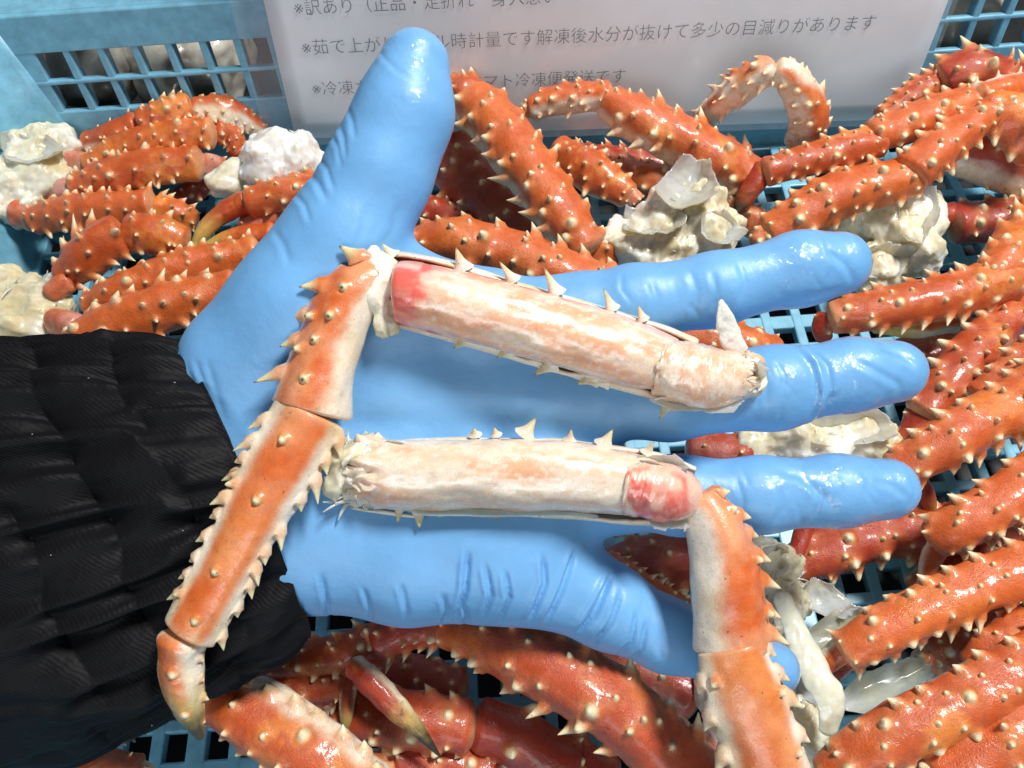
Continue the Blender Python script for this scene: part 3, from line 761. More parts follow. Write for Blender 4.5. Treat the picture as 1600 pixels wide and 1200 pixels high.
# --- top right
leg('long leg reaching left from the top right corner and ending in a brown claw tip', [
    ('upper_leg', '1545,150,56,26;1500,165,56,28;1430,190,54,30;1356,217,50,25', S(rows=LOW, tone=.1)),
    ('lower_leg', '1385,218,50,25;1330,232,49,27;1280,246,47,26;1190,270,43,21', S(rows=LOW, tone=.1, amber=.7)),
    ('leg_tip', '1202,258,43,19;1176,293,38,17;1160,318,34,12;1147,338,31,3', S(CLAW, tone=.9, cream=150, dark=.9, yel=.12))])
leg('glossy leg folded at the knee below the long one with the brown tip', [
    ('upper_leg', '1548,172,58,27;1470,232,54,32;1420,277,49,29', S(rows=LOW, tone=.1)),
    ('lower_leg', '1440,270,47,30;1390,285,45,36;1320,302,43,37;1250,340,37,36;1196,372,31,26', S(rows=LOW, tone=.15))])
leg('red leg with a pointed knee against the far wall of the crate', [
    ('upper_leg', '1640,150,48,34;1570,125,50,34;1515,112,54,36;1465,130,50,26', S(rows=SPIKY, tone=.55)),
    ('lower_leg', '1480,125,48,25;1430,150,46,24;1375,192,40,19', S(rows=JOINT, tone=.5))])
leg('thick orange leg cut off by the top right edge of the photo', [('upper_leg', '1525,165,58,22;1575,182,56,40;1640,226,50,44', S(rows=LOW, tone=.1, amber=.7)), ('knee', '1520,150,60,20;1560,146,58,26;1630,134,56,24', S(cream=40, rows=FEW, amber=.8))])
leg('dark red thigh in shadow under the folded leg at top right', [('upper_leg', '1445,222,26,26;1530,246,26,38;1640,275,24,42', S(DEEPR, rows=FEW, cream=85, cside=-40))])
t = thing('crab_shoulder', 'yellowish lump of shoulder meat just beyond the index fingertip', 'crab meat', Pz(1400, 370, .02)[0])
lump('meat', '1340,335,22,44;1400,345,26,50;1435,350,24,36;1420,395,20,42;1370,415,18,40;1450,320,26,22', t, 51); strands(t, '1340,335,22,44;1400,345,26,50;1435,350,24,36;1420,395,20,42;1370,415,18,40;1450,320,26,22', 351)
flap('membrane', '1395,320,34;1462,296,38;1470,360,34;1420,400,34', t, 52, .005); flap('membrane', '1330,430,22;1400,440,22;1440,380,30;1350,380,30', t, 53, .004)
leg('deep red jointed leg at the right edge over the crate floor', [('upper_leg', '1660,350,16,38;1560,346,16,35;1482,350,16,28', S(DEEPR, rows=LOW)), ('knee', '1492,342,16,27;1472,336,16,23;1455,330,14,16', S(DEEPR, rows=FEW))])
leg('leg with its blunt end right beside the index fingertip', [
    ('upper_leg', '1680,395,36,42;1600,425,39,38;1540,446,40,36;1450,468,40,33;1350,487,37,30;1292,498,34,21', S(rows=SPIKY, spines=.55, tone=.35)),
    ('knee', '1300,494,32,22;1286,514,29,18;1290,532,25,10', S(DEEPR, rows=FEW))])
leg('orange leg rising steeply along the right edge', [('upper_leg', '1530,470,36,22;1560,425,42,34;1600,370,42,38;1650,320,40,36', S(rows=SPIKY, spines=.55, tone=.05))])
leg('smooth leg slanting down just right of the middle fingertip', [('upper_leg', '1610,460,32,28;1555,520,32,34;1490,590,30,36;1438,655,26,28', S(rows=LOW, tone=.3)), ('knee', '1450,640,25,28;1428,690,20,26;1415,725,16,18', S(RED, rows=FEW))])
leg('yellowish claw tip lying across the crate floor right of the fingers', [('claw_finger', '1500,502,26,16;1430,514,24,14;1362,516,20,4', S(CLAW, cream=20, dark=.3))], 'crab_claw', 'crab claw')
leg('dark leg deep in the heap beyond the middle fingertip', [('upper_leg', '1600,500,10,34;1500,545,10,34;1400,565,8,30', S(DEEPR, rows=LOW))])
leg('thick leg whose spiny end points at the ring fingertip', [('upper_leg', '1690,560,46,42;1600,625,48,42;1520,668,48,40;1450,708,45,36;1390,742,40,25', S(rows=SPIKY, spines=.65, tone=.15))])
leg('spiny leg half hidden above the thick one at the ring fingertip', [('upper_leg', '1690,515,42,40;1600,580,40,38;1530,635,34,28', S(rows=SPIKY, spines=.7, tone=.25))])
leg('leg with a cream tipped claw below the ring fingertip', [('upper_leg', '1700,690,46,46;1620,748,46,42;1555,792,44,38;1490,828,40,35;1455,850,34,24', S(rows=SPIKY, spines=.6, tone=.25)), ('leg_tip', '1478,838,34,18;1458,870,29,17;1440,925,22,8', S(rows=NONE, cream=60, amber=.8))])
leg('small red claw tip hanging below the ring fingertip', [('claw_finger', '1425,735,32,18;1447,772,28,14;1463,822,20,3', S(CLAW, tone=.9, cream=140, dark=.5, yel=.3))], 'crab_claw', 'crab claw')
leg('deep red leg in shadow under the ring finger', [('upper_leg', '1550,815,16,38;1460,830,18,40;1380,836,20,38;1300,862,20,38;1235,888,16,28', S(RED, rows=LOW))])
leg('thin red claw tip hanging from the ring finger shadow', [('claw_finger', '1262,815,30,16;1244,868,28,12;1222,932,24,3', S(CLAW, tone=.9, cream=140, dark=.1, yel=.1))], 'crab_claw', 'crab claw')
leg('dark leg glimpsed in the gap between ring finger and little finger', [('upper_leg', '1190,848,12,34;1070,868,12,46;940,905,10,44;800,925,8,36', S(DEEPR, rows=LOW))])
leg('small orange leg end showing in the gap above the little finger', [('upper_leg', '945,868,24,13;1005,912,24,18;1075,955,22,17', S(rows=SPIKY, amber=.9))])
t = thing('crab_shoulder', 'cream shoulder meat showing between the middle and ring fingers', 'crab meat', Pz(1270, 680, .02)[0])
lump('meat', '1180,690,20,36;1235,682,24,34;1290,690,22,36;1340,690,20,34;1385,700,18,28', t, 61, rough=.8); strands(t, '1180,690,20,36;1235,682,24,34;1290,690,22,36;1340,690,20,34;1385,700,18,28', 361)
flap('membrane', '1230,655,30;1370,640,30;1418,690,26;1260,705,28', t, 62, .004); seg('base_joint', '1180,700,24,26;1130,705,22,28;1070,700,20,28', t, S(tone=.7, pink=.25, rows=FEW))
# --- lower right
leg('leg pointing at the little fingertip from the right edge with a pale claw tip', [('upper_leg', '1690,868,46,46;1600,893,46,42;1530,918,45,41;1440,957,43,39;1360,998,40,36;1312,1022,36,26', S(rows=SPIKY, spines=.6, tone=.05)),
    ('leg_tip', '1325,1010,36,21;1292,1036,32,18;1262,1066,27,8', S(rows=NONE, cream=50, amber=.8)), ('leg_tip', '1330,1028,32,16;1308,1048,28,15;1300,1072,24,7', S(RED, rows=NONE))])
leg('large spiny leg along the lower right corner of the photo', [('upper_leg', '1680,1005,42,46;1580,1060,44,48;1500,1100,44,47;1410,1145,42,46;1340,1185,38,42;1290,1225,32,34', S(rows=SPIKY, spines=.55, tone=.1))])
leg('spiny leg end squeezed between two bigger legs at the lower right', [('upper_leg', '1700,950,36,46;1610,990,38,42;1545,1022,36,30;1515,1045,32,18', S(rows=SPIKY, spines=.7, tone=.2))])
leg('leg cropped by the bottom right corner of the photo', [('upper_leg', '1720,1080,40,54;1620,1130,42,54;1540,1175,40,50;1460,1230,36,44', S(rows=SPIKY, spines=.65, tone=.2))])
t = thing('crab_shoulder', 'torn shoulder with a long white blade beside the little fingertip', 'crab meat', Pz(1240, 1020, .02)[0])
lump('meat', '1205,890,22,40;1235,930,20,36;1215,960,18,34;1190,1130,16,46;1240,1120,16,44;1265,1160,14,34', t, 71, rough=1.2); strands(t, '1205,890,22,40;1235,930,20,36;1215,960,18,34;1190,1130,16,46;1240,1120,16,44;1265,1160,14,34', 371)
seg('blade', '1218,925,36,15;1238,970,38,19;1270,1040,40,24;1298,1095,40,25;1296,1150,34,13', t, S(rows=NONE, solid=(.74, .72, .58), flat=.28, rim=0, cap=(.8, .8), lumpy=2.4), mat=MEMBRANE); flap('membrane', '1270,960,20;1345,945,18;1370,1015,18;1235,1030,20', t, 73, .004); flap('membrane', '1300,1070,20;1420,1018,16;1465,1052,14;1330,1135,18', t, 74, .003)
flap('membrane', '1178,858,32;1236,848,34;1228,905,32;1185,905,30', t, 75, .006); flap('membrane', '1180,960,24;1232,985,22;1300,1100,22;1190,1110,20', t, 76, .005, tint=(.74, .72, .6)); flap('membrane', '1240,905,22;1300,910,20;1345,965,18;1260,965,20', t, 77, .004, ragged=.3)
t = thing('crab_shoulder', 'small greyish lump of meat left of the hanging orange leg', 'crab meat', Pz(1115, 1090, .02)[0])
lump('meat', '1110,1075,18,24;1125,1110,18,30;1140,1150,16,36;1105,1175,14,26', t, 81, pal='pink', rough=.8); strands(t, '1110,1075,18,24;1125,1110,18,30;1140,1150,16,36;1105,1175,14,26', 381)
# --- bottom
leg('large leg with widely spaced spines running below the little finger', [('upper_leg', '1110,1240,38,52;1030,1165,44,56;960,1105,48,56;890,1062,50,55;810,1022,48,50;735,990,44,40;690,985,38,26', S(rows=SPIKY, spines=.55, tone=.25, cream=100, cside=-15)),
    ('knee', '705,978,40,29;640,985,38,31;580,1005,36,30', S(RED, rows=JOINT))])
leg('red leg between the sleeve and the large leg at the bottom', [('upper_leg', '600,1003,34,30;530,1022,34,31;455,1038,32,26;395,1050,28,16', S(rows=SPIKY, tone=.4, spines=.7))])
leg('dark red leg in the shadow right under the little finger', [('upper_leg', '1095,1095,8,50;980,1035,10,54;850,985,10,46;760,975,8,36', S(RED, rows=LOW, pink=.15))])
leg('black tipped claw with a cream edge near the bottom edge', [('claw_finger', '548,1036,40,17;574,1060,42,21;618,1105,40,19;655,1143,37,11;688,1182,32,1.8', S(CLAW, tone=.85, cream=92, cside=55, dark=1.0, yel=.8))], 'crab_claw', 'crab claw')
leg('narrow dark claw tip hanging left of the black tipped claw', [('claw_finger', '552,1040,32,13;544,1080,30,14;541,1120,28,10;535,1168,25,2', S(CLAW, tone=.6, cream=40, dark=1.0))], 'crab_claw', 'crab claw')
leg('dark orange leg crossing under the black tipped claw', [('upper_leg', '745,1140,22,40;650,1128,24,44;570,1125,22,38;520,1130,18,26', S(RED, rows=SPIKY, spines=.5)), ('knee', '735,1130,20,40;800,1150,18,46;900,1215,14,46', S(DEEPR, rows=FEW))])
leg('broad orange leg with a cream ridge at the bottom left', [('upper_leg', '590,1260,36,48;520,1205,42,54;455,1158,44,56;390,1115,44,54;325,1082,42,36', S(rows=[(70, .55, .3, 2, 0), (84, .8, .3, 2, 0), (20, 1.1, .22, 1, 1), (-20, 1.1, .2, 1, 1), (-60, 1.0, .2, 1, 1), (-84, 1, .22, 2, 1)], cream=95, cside=-45, spines=.8, tone=.05))])
leg('smooth orange leg end beside the cream ridged leg', [('upper_leg', '590,1050,26,28;500,1070,28,32;420,1090,26,30;390,1100,22,20', S(rows=LOW, tone=.35))])
leg('small red leg end poking out under the sleeve hem', [('upper_leg', '170,1162,10,8;210,1138,14,14;265,1105,14,15', S(RED, rows=FEW))])
leg('pinkish leg cropped by the bottom edge under the sleeve', [('upper_leg', '90,1215,20,22;150,1196,22,26;220,1212,20,26', S(pink=.6, rows=FEW))])
leg('dark leg at the bottom edge right of the cream ridged leg', [('upper_leg', '780,1215,10,40;690,1190,14,42;610,1200,16,42', S(DEEPR, rows=LOW))])
leg('spiny red leg at the bottom edge between two big legs', [('upper_leg', '960,1240,12,40;880,1190,12,42;800,1185,10,36', S(DEEPR, rows=SPIKY, spines=.5))])
# --- things seen through the openings of the far wall
leg('deep red leg wedged low between the pale tipped leg and the corner leg', [('upper_leg', '1680,905,10,36;1560,975,10,38;1450,1035,8,32', S(DEEPR, rows=LOW))])
leg('dark red leg low in the gap above the leg with the pale claw tip', [('upper_leg', '1650,838,12,34;1540,872,12,36;1440,912,10,32', S(RED, rows=LOW))])
leg('dark filler limb added to darken the gap below the little finger', [('upper_leg', '730,1085,8,34;640,1062,8,36;520,1085,8,34', S(DEEPR, rows=LOW))])  # filler limb added over the bright grid so this gap stays dark
YW = YB + .06
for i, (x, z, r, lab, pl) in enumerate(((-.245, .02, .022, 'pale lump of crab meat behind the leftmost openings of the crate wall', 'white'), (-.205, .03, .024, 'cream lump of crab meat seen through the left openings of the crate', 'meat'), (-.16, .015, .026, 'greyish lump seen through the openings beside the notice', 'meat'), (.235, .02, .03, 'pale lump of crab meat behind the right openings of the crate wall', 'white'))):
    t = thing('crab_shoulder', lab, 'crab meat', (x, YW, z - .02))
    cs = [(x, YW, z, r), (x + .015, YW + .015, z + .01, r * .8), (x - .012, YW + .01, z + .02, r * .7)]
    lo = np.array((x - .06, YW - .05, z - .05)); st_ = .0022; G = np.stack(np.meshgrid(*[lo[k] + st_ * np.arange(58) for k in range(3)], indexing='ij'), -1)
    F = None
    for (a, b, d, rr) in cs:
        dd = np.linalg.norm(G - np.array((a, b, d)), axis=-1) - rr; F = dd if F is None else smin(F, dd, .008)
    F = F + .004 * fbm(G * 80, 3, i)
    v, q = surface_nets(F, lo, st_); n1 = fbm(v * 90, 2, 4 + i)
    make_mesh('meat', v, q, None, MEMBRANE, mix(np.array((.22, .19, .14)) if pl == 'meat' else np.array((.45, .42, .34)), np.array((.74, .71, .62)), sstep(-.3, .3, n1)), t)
p0 = np.array(((.30, YW - .01, .05), (.36, YW, .055), (.42, YW + .01, .05)))
t = thing('crab_limb', 'orange leg glimpsed outside the crate at the top right corner', 'crab leg', tuple(p0[0]), PG)
shell('upper_leg', p0, [.014, .018, .014], np.array((0, -.5, .8)), S(rows=LOW), t, 991)
leg('orange leg piece behind the white spike between index and middle fingers', [('upper_leg', '1010,545,30,30;1100,535,36,38;1165,540,34,34;1215,556,28,26', S(rows=SPIKY, spines=.4, amber=.9))])
# ------------------------------------------------------------------ the arm: glove and sleeve
def round_cone(G, a, b, ra, rb):
    a = np.array(a, np.float32); b = np.array(b, np.float32); ba = b - a; l2 = float(ba @ ba); rr = ra - rb
    a2 = l2 - rr * rr; il2 = 1.0 / l2
    pa = G - a; y = pa @ ba; z = y - l2
    x2 = ((pa * np.float32(l2) - y[..., None] * ba) ** 2).sum(-1); y2 = y * y * l2; z2 = z * z * l2
    k = np.sign(rr) * rr * rr * x2
    r = np.where(np.sign(z) * a2 * z2 > k, np.sqrt(x2 + z2) * il2 - rb,
        np.where(np.sign(y) * a2 * y2 < k, np.sqrt(x2 + y2) * il2 - ra, (np.sqrt(x2 * a2 * il2) + y * rr) * il2 - ra))
    return r.astype(np.float32)

person = thing('person', 'open left hand in a blue glove and black sleeve holding two opened crab legs', 'person', tuple(Ph(420, 760, 0)[0]))
def hand_to_world(h):
    base = CAM + D0 * _f
    return base + (h[:, :1] - 800) * K * _r + (600 - h[:, 1:2]) * K * _u - h[:, 2:3] * K * _f

def make_glove():
    step = 3.3
    lo = np.array((236., 40., -120.)); hi = np.array((1460., 1112., 175.)); n = ((hi - lo) / step).astype(int)
    X = [np.float32(lo[i]) + np.float32(step) * np.arange(n[i], dtype=np.float32) for i in range(3)]
    F = np.full(n, 1e3, np.float32)
    def add(chain, k, grp=None):
        nonlocal F
        f = None
        for (a, b) in zip(chain[:-1], chain[1:]):
            mn = [min(a[i] - a[3], b[i] - b[3]) - 60 for i in range(3)]; mx = [max(a[i] + a[3], b[i] + b[3]) + 60 for i in range(3)]
            s = [slice(max(0, int((mn[i] - lo[i]) / step)), max(0, int((mx[i] - lo[i]) / step)) + 1) for i in range(3)]
            G = np.stack(np.meshgrid(*[X[i][s[i]] for i in range(3)], indexing='ij'), -1)
            d = round_cone(G, a[:3], b[:3], a[3], b[3])
            F[tuple(s)] = smin(F[tuple(s)], d, k)
    # palm: metacarpal rays from the wrist
    add([(300, 660, -5, 84), (450, 560, 0, 92), (640, 510, 5, 80), (800, 517, 10, 70), (905, 490, 14, 58)], 30)
    add([(280, 720, -5, 84), (450, 660, -6, 84), (640, 610, -4, 78), (830, 616, 6, 70), (930, 618, 12, 64)], 45)
    add([(290, 790, -5, 84), (450, 760, -6, 84), (640, 730, -4, 80), (830, 740, 4, 74), (960, 765, 10, 62)], 45)
    add([(310, 850, -8, 78), (480, 858, -2, 86), (640, 872, 0, 90), (780, 872, 0, 87), (880, 905, 2, 70)], 60)
    add([(360, 740, 0, 90), (560, 740, -4, 86), (700, 680, -8, 80)], 40)
    add([(330, 800, -6, 82), (520, 800, -2, 84), (700, 800, 0, 84), (840, 815, 4, 74)], 50)
    # thumb with its ball
    add([(380, 560, 4, 92), (480, 480, 22, 100), (545, 385, 34, 86), (602, 278, 44, 72), (640, 195, 52, 65), (655, 123, 56, 51)], 42)
    add([(500, 470, 10, 84), (620, 455, 2, 62), (760, 480, 6, 58)], 40)
    # fingers
    add([(860, 500, 14, 60), (985, 478, 22, 57), (1110, 456, 26, 53), (1240, 424, 26, 53), (1300, 416, 24, 49)], 26)
    add([(900, 622, 12, 64), (1040, 622, 20, 62), (1200, 606, 24, 61), (1320, 586, 24, 53), (1387, 581, 22, 48)], 26)
    add([(930, 765, 10, 60), (1060, 772, 18, 57), (1180, 770, 22, 55), (1300, 764, 22, 52), (1378, 761, 20, 46)], 26)
    add([(850, 895, 4, 74), (950, 945, 6, 62), (1040, 990, 8, 52), (1140, 1022, 8, 48), (1206, 1043, 6, 41)], 26)
    # hollow of the palm
    G = np.stack(np.meshgrid(X[0], X[1], X[2], indexing='ij'), -1)
    F += 13 * np.exp(-(((G[..., 0] - 690) / 190) ** 2 + ((G[..., 1] - 680) / 110) ** 2)) * (G[..., 2] > 0)
    v, q = surface_nets(F, lo, step)
    # light smoothing
    nb = np.concatenate([q[:, [0, 1]], q[:, [1, 2]], q[:, [2, 3]], q[:, [3, 0]]]); nb = np.vstack([nb, nb[:, ::-1]])
    for _ in range(7):
        s = np.zeros_like(v); c = np.zeros(len(v)); 
        for k in range(3): s[:, k] = np.bincount(nb[:, 0], v[nb[:, 1], k], len(v))
        c = np.bincount(nb[:, 0], minlength=len(v)); v = v * .5 + .5 * s / c[:, None]
    fn = np.cross(v[q[:, 2]] - v[q[:, 0]], v[q[:, 3]] - v[q[:, 1]]); vn = np.zeros_like(v)
    for j in range(4):
        for k in range(3): vn[:, k] += np.bincount(q[:, j], fn[:, k], len(v))
    vn = nrm(vn)
    if (vn[:, 2] * (v[:, 2])).sum() < 0: vn = -vn
    # creases: (points, width, depth); a fold is a groove with a ridge beside it
    def dist_poly(px):
        p = v[:, :2]; best = np.full(len(p), 1e9); tt = np.zeros(len(p)); sg = np.zeros(len(p)); Lt = 0; tot = sum(math.dist(a, b) for a, b in zip(px[:-1], px[1:]))
        for a, b in zip(px[:-1], px[1:]):
            a = np.array(a); b = np.array(b); ab = b - a; l = np.linalg.norm(ab)
            t = np.clip(((p - a) @ ab) / l ** 2, 0, 1); d = p - a - t[:, None] * ab; dd = np.linalg.norm(d, axis=1)
            cr = ab[0] * d[:, 1] - ab[1] * d[:, 0]; m = dd < best
            best = np.where(m, dd, best); tt = np.where(m, (Lt + t * l) / tot, tt); sg = np.where(m, np.sign(cr), sg); Lt += l
        return best * sg, tt
    disp = np.zeros(len(v)); front = sstep(-30, 15, v[:, 2])
    def fold(px, wd, dep, ridge=.4, fade=(0.0, 1.0)):
        wd = max(3.6, wd * .68)
        d, t = dist_poly(px)
        env = sstep(0, .25, t) * sstep(1, .7, t) if fade == (0.0, 1.0) else (sstep(0, .3, t) if fade == (0, 0) else sstep(1, .6, t))
        disp[:] += env * front * dep * .62 * (-np.exp(-(d / wd) ** 2) + ridge * np.exp(-((d - 1.9 * wd) / (1.15 * wd)) ** 2))
    R = np.random.default_rng(5)
    # little-finger side of the palm
    for px, wd, dp in (([(738, 830), (732, 900), (712, 965)], 6, 9), ([(760, 850), (770, 905), (752, 962)], 6, 6), ([(790, 860), (796, 910), (775, 965)], 6, 7),
                       ([(845, 840), (848, 890), (820, 965)], 7, 9), ([(898, 835), (870, 905), (842, 970)], 7, 8), ([(950, 880), (920, 940), (885, 985)], 7, 9), ([(965, 900), (945, 950), (915, 1000)], 6, 6),
                       ([(955, 880), (930, 910), (900, 960)], 5, 5), ([(640, 880), (648, 930), (640, 966)], 6, 4), ([(585, 890), (592, 930), (588, 966)], 6, 4), ([(700, 900), (704, 935), (695, 968)], 5, 5), ([(730, 920), (734, 945), (726, 972)], 5, 6), ([(525, 870), (528, 920), (520, 965)], 6, 5), 
                       ([(985, 930), (975, 985), (955, 1020)], 6, 5), ([(1000, 945), (992, 995), (975, 1030)], 5, 4)):
        fold(px, wd * .85, dp * 1.7)
    # thumb base, wrist and web
    for px, wd, dp in (([(495, 285), (520, 310), (545, 350)], 7, 7), ([(510, 262), (535, 292), (552, 335)], 6, 6), ([(475, 315), (505, 345), (520, 380)], 6, 6), ([(545, 215), (560, 250), (566, 290)], 6, 6), ([(556, 190), (572, 225), (580, 262)], 6, 5), ([(535, 235), (552, 262), (560, 300)], 5, 5), ([(600, 105), (618, 135), (640, 160), (672, 172)], 6, 3),
                       ([(322, 562), (345, 620), (366, 700)], 8, 5), ([(338, 555), (356, 600), (372, 665)], 7, 5), ([(360, 560), (372, 610), (384, 660)], 8, 5),
                       ([(420, 655), (440, 690), (430, 740)], 9, 5), ([(640, 330), (628, 380), (600, 420)], 8, 5), ([(450, 372), (475, 400), (492, 440)], 8, 5), ([(595, 340), (590, 380), (570, 430)], 8, 4)):
        fold(px, wd, dp * .55)
    # rings and ripples on the fingers
    fold([(1222, 535), (1246, 570), (1254, 615), (1246, 668)], 7, -9, .5); fold([(1234, 535), (1262, 570), (1268, 620), (1258, 672)], 6, 7, .4)
    for px, wd, dp in (([(1290, 560), (1330, 580), (1370, 600), (1380, 625)], 9, 4), ([(1340, 545), (1375, 555), (1405, 580)], 8, 3.5), ([(1150, 575), (1168, 600), (1170, 640)], 8, 3.5), ([(1185, 560), (1195, 590), (1188, 620)], 7, 3), ([(1180, 725), (1225, 735), (1262, 768), (1280, 800)], 9, 4), ([(1190, 745), (1195, 780), (1186, 812)], 7, 3), ([(1240, 740), (1252, 775), (1244, 810)], 7, 3.5), ([(1392, 725), (1400, 760), (1392, 795)], 8, 3), ([(1330, 740), (1365, 752), (1395, 775)], 8, 3),
                       ([(1255, 405), (1290, 425), (1312, 455)], 9, 4), ([(1130, 410), (1140, 450), (1132, 490)], 8, 3), ([(1060, 425), (1070, 465), (1062, 505)], 8, 3), ([(1200, 480), (1250, 470), (1300, 455)], 8, 4), ([(1000, 440), (1012, 475), (1010, 510)], 8, 3), ([(1090, 430), (1098, 465), (1094, 500)], 7, 3), ([(1100, 590), (1108, 630), (1100, 670)], 8, 3), ([(1100, 735), (1110, 770), (1104, 815)], 7, 3), ([(1130, 735), (1138, 770), (1132, 815)], 7, 3)):
        fold(px, wd, dp)
    # short slack wrinkles across every finger and the thumb
    for (a, b, r, nn_) in (((960, 482), (1300, 414), 54, 9), ((1010, 622), (1390, 580), 60, 9), ((1090, 771), (1385, 761), 54, 10), ((930, 930), (1190, 1038), 54, 9)):
        a = np.array(a, float); b = np.array(b, float); dd_ = (b - a) / np.linalg.norm(b - a); nn2 = np.array((-dd_[1], dd_[0]))
        for _k in range(nn_):
            c_ = a + (b - a) * R.uniform(0, 1); o0 = R.uniform(-1.0, .5) * r; o1 = o0 + R.uniform(.5, 1.1) * r; sk = R.normal(0, .25); bw = R.normal(0, 8)
            fold([tuple(c_ + nn2 * o0 + dd_ * sk * o0), tuple(c_ + nn2 * (o0 + o1) / 2 + dd_ * (sk * (o0 + o1) / 2 + bw)), tuple(c_ + nn2 * o1 + dd_ * sk * o1)], R.uniform(4, 6.5), R.uniform(.7, 2.2))
    tipw = np.zeros(len(v))
    for (x, y, r) in ((655, 130, 90), (1290, 415, 150), (1340, 590, 190), (1330, 765, 200), (1200, 1040, 70)):
        tipw = np.maximum(tipw, sstep(r, r * .45, np.hypot(v[:, 0] - x, v[:, 1] - y)))
    tipw *= sstep(-10, 20, v[:, 2])
    hp = v / 100.0
    disp += .9 * fbm(hp * 1.3, 2, 3) + tipw * .8 * fbm(hp * np.array((3.2, 4.5, 3)), 3, 9)
    v = v + vn * disp[:, None]
    o = make_mesh('glove', hand_to_world(v), q, None, GLOVE, None, person, True, {'wet': np.clip(tipw + .03, 0, 1)})
    bm = bmesh.new(); bm.from_mesh(o.data); bmesh.ops.recalc_face_normals(bm, faces=bm.faces[:]); bm.to_mesh(o.data); bm.free()
    return v
make_glove()

def make_sleeve():
    nu, nv = 300, 230
    ph = np.linspace(0, 2 * math.pi, nu, endpoint=False)
    vv = np.concatenate([np.linspace(-6, 340, 150), np.linspace(345, 900, nv - 150)])
    e = np.array((.405, .914)); a = np.array((-.914, .405))
    cx, cy = 377, 765
    pos = np.zeros((nv, nu, 3)); 
    for i, v in enumerate(vv):
        hw = 252 + .20 * max(v, 0); hz = 128 + .10 * max(v, 0)
        c = np.array((cx, cy)) + a * v - e * .17 * max(v, 0)
        q = np.stack([np.cos(ph), np.sin(ph), np.full(nu, v / 260.0)], -1)
        band = max(0.0, 1 - max(0, v - 300) / 90.0) if v < 390 else 0
        vj = v + 4 + 26 * vnoise(q * np.array((2.6, 2.6, .01)), 91) + 9 * vnoise(q * np.array((7, 7, .01)), 92); puff = np.abs(np.sin(math.pi * vj / 106)) ** .7
        bulge = 15 * puff * band - 8 * band
        gath = fbm(q * np.array((5.5, 5.5, .9)), 3, 41)
        ridge = (1 - np.abs(vnoise(q * np.array((8.5, 8.5, 1.1)), 77)) * 2)
        fine = 1 - np.abs(vnoise(q * np.array((15, 15, 2.2)), 71)) * 2
        loose = fbm(q * np.array((1.7, 1.7, 1.5)) + 5, 3, 55)
        dr = bulge + band * (18 * gath + 24 * ridge * (1.2 - puff * .5) + 3 * fine) + (1 - band) * (30 * loose + 9 * ridge) + 9 * loose
        dr = dr * (1 - .8 * math.exp(-max(v, 0) / 26))
        # the hem: wavy, and hanging open at the lower side
        vvv = v + (4 * gath + 1 * ridge) * math.exp(-max(v, 0) / 30)
        ax = np.cos(ph) * (hw + dr); az = np.sin(ph) * (hz + dr)
        pos[i, :, 0] = c[0] + e[0] * ax + a[0] * (vvv - v); pos[i, :, 1] = c[1] + e[1] * ax + a[1] * (vvv - v); pos[i, :, 2] = az + .06 * v - 4
        pos[i, :, :2] += -a * (.42 * np.maximum(az, -40))[:, None]
    # hem turned inward
    inner = []
    for k, (dv, sc) in enumerate(((4, .985), (18, .955), (60, .93), (140, .90))):
        p = pos[0].copy(); cc = p.mean(0); p = cc + (p - cc) * np.array((sc, sc, sc)); p[:, :2] += a * dv; inner.append(p)
    allp = np.concatenate([np.stack(inner[::-1]), pos]); n = len(allp)
    I = np.arange(n * nu).reshape(n, nu)
    q = np.stack([I[:-1], np.roll(I[:-1], -1, 1), np.roll(I[1:], -1, 1), I[1:]], -1).reshape(-1, 4)
    o = make_mesh('sleeve', hand_to_world(allp.reshape(-1, 3)), q, None, CLOTH, None, person)
    bm = bmesh.new(); bm.from_mesh(o.data); bmesh.ops.recalc_face_normals(bm, faces=bm.faces[:]); bm.to_mesh(o.data); bm.free()
    return pos
sleeve_pos = make_sleeve()

# ------------------------------------------------------------------ the two opened legs on the palm
HELD = 'opened crab legs lying on the gloved palm'
def spine(parent, base, tip, rb, seed, dark=.8):
    """a single curved spine on the cut edge of a shell; base, tip in hand pixels (x, y, Z)"""
    b, d = Ph(*base); t, d2 = Ph(*tip); r = rb * d / FPX; ax = t - b; L = np.linalg.norm(ax); ax = ax / L
    s = nrm(np.cross(ax, _f)); w_ = np.cross(ax, s); m = 12; V = []; C = []
    prof = [(-.12, 1.25), (0, 1.0), (.15, .72), (.35, .5), (.6, .32), (.82, .17), (.96, .06)]
    for h, rho in prof:
        for k in range(m):
            an = 2 * math.pi * k / m
            V.append(b + ax * L * h + (s * math.cos(an) * 1.15 + w_ * math.sin(an) * .8) * r * rho)
            c = mix(WHITE, np.array((.72, .62, .34)), np.array(float(sstep(.1, .7, h)))); C.append(mix(c, DARK, np.array(float(sstep(.86, .97, h)) * dark)))
    n = len(prof); I = np.arange(n * m).reshape(n, m)
    q = np.stack([I[:-1], np.roll(I[:-1], -1, 1), np.roll(I[1:], -1, 1), I[1:]], -1).reshape(-1, 4)
    V.append(t); C.append(C[-1]); tr = np.stack([I[-1], np.roll(I[-1], -1), np.full(m, n * m)], -1)
    return make_mesh('spine', np.array(V), q, tr, HELDSHELL, np.array(C), parent)

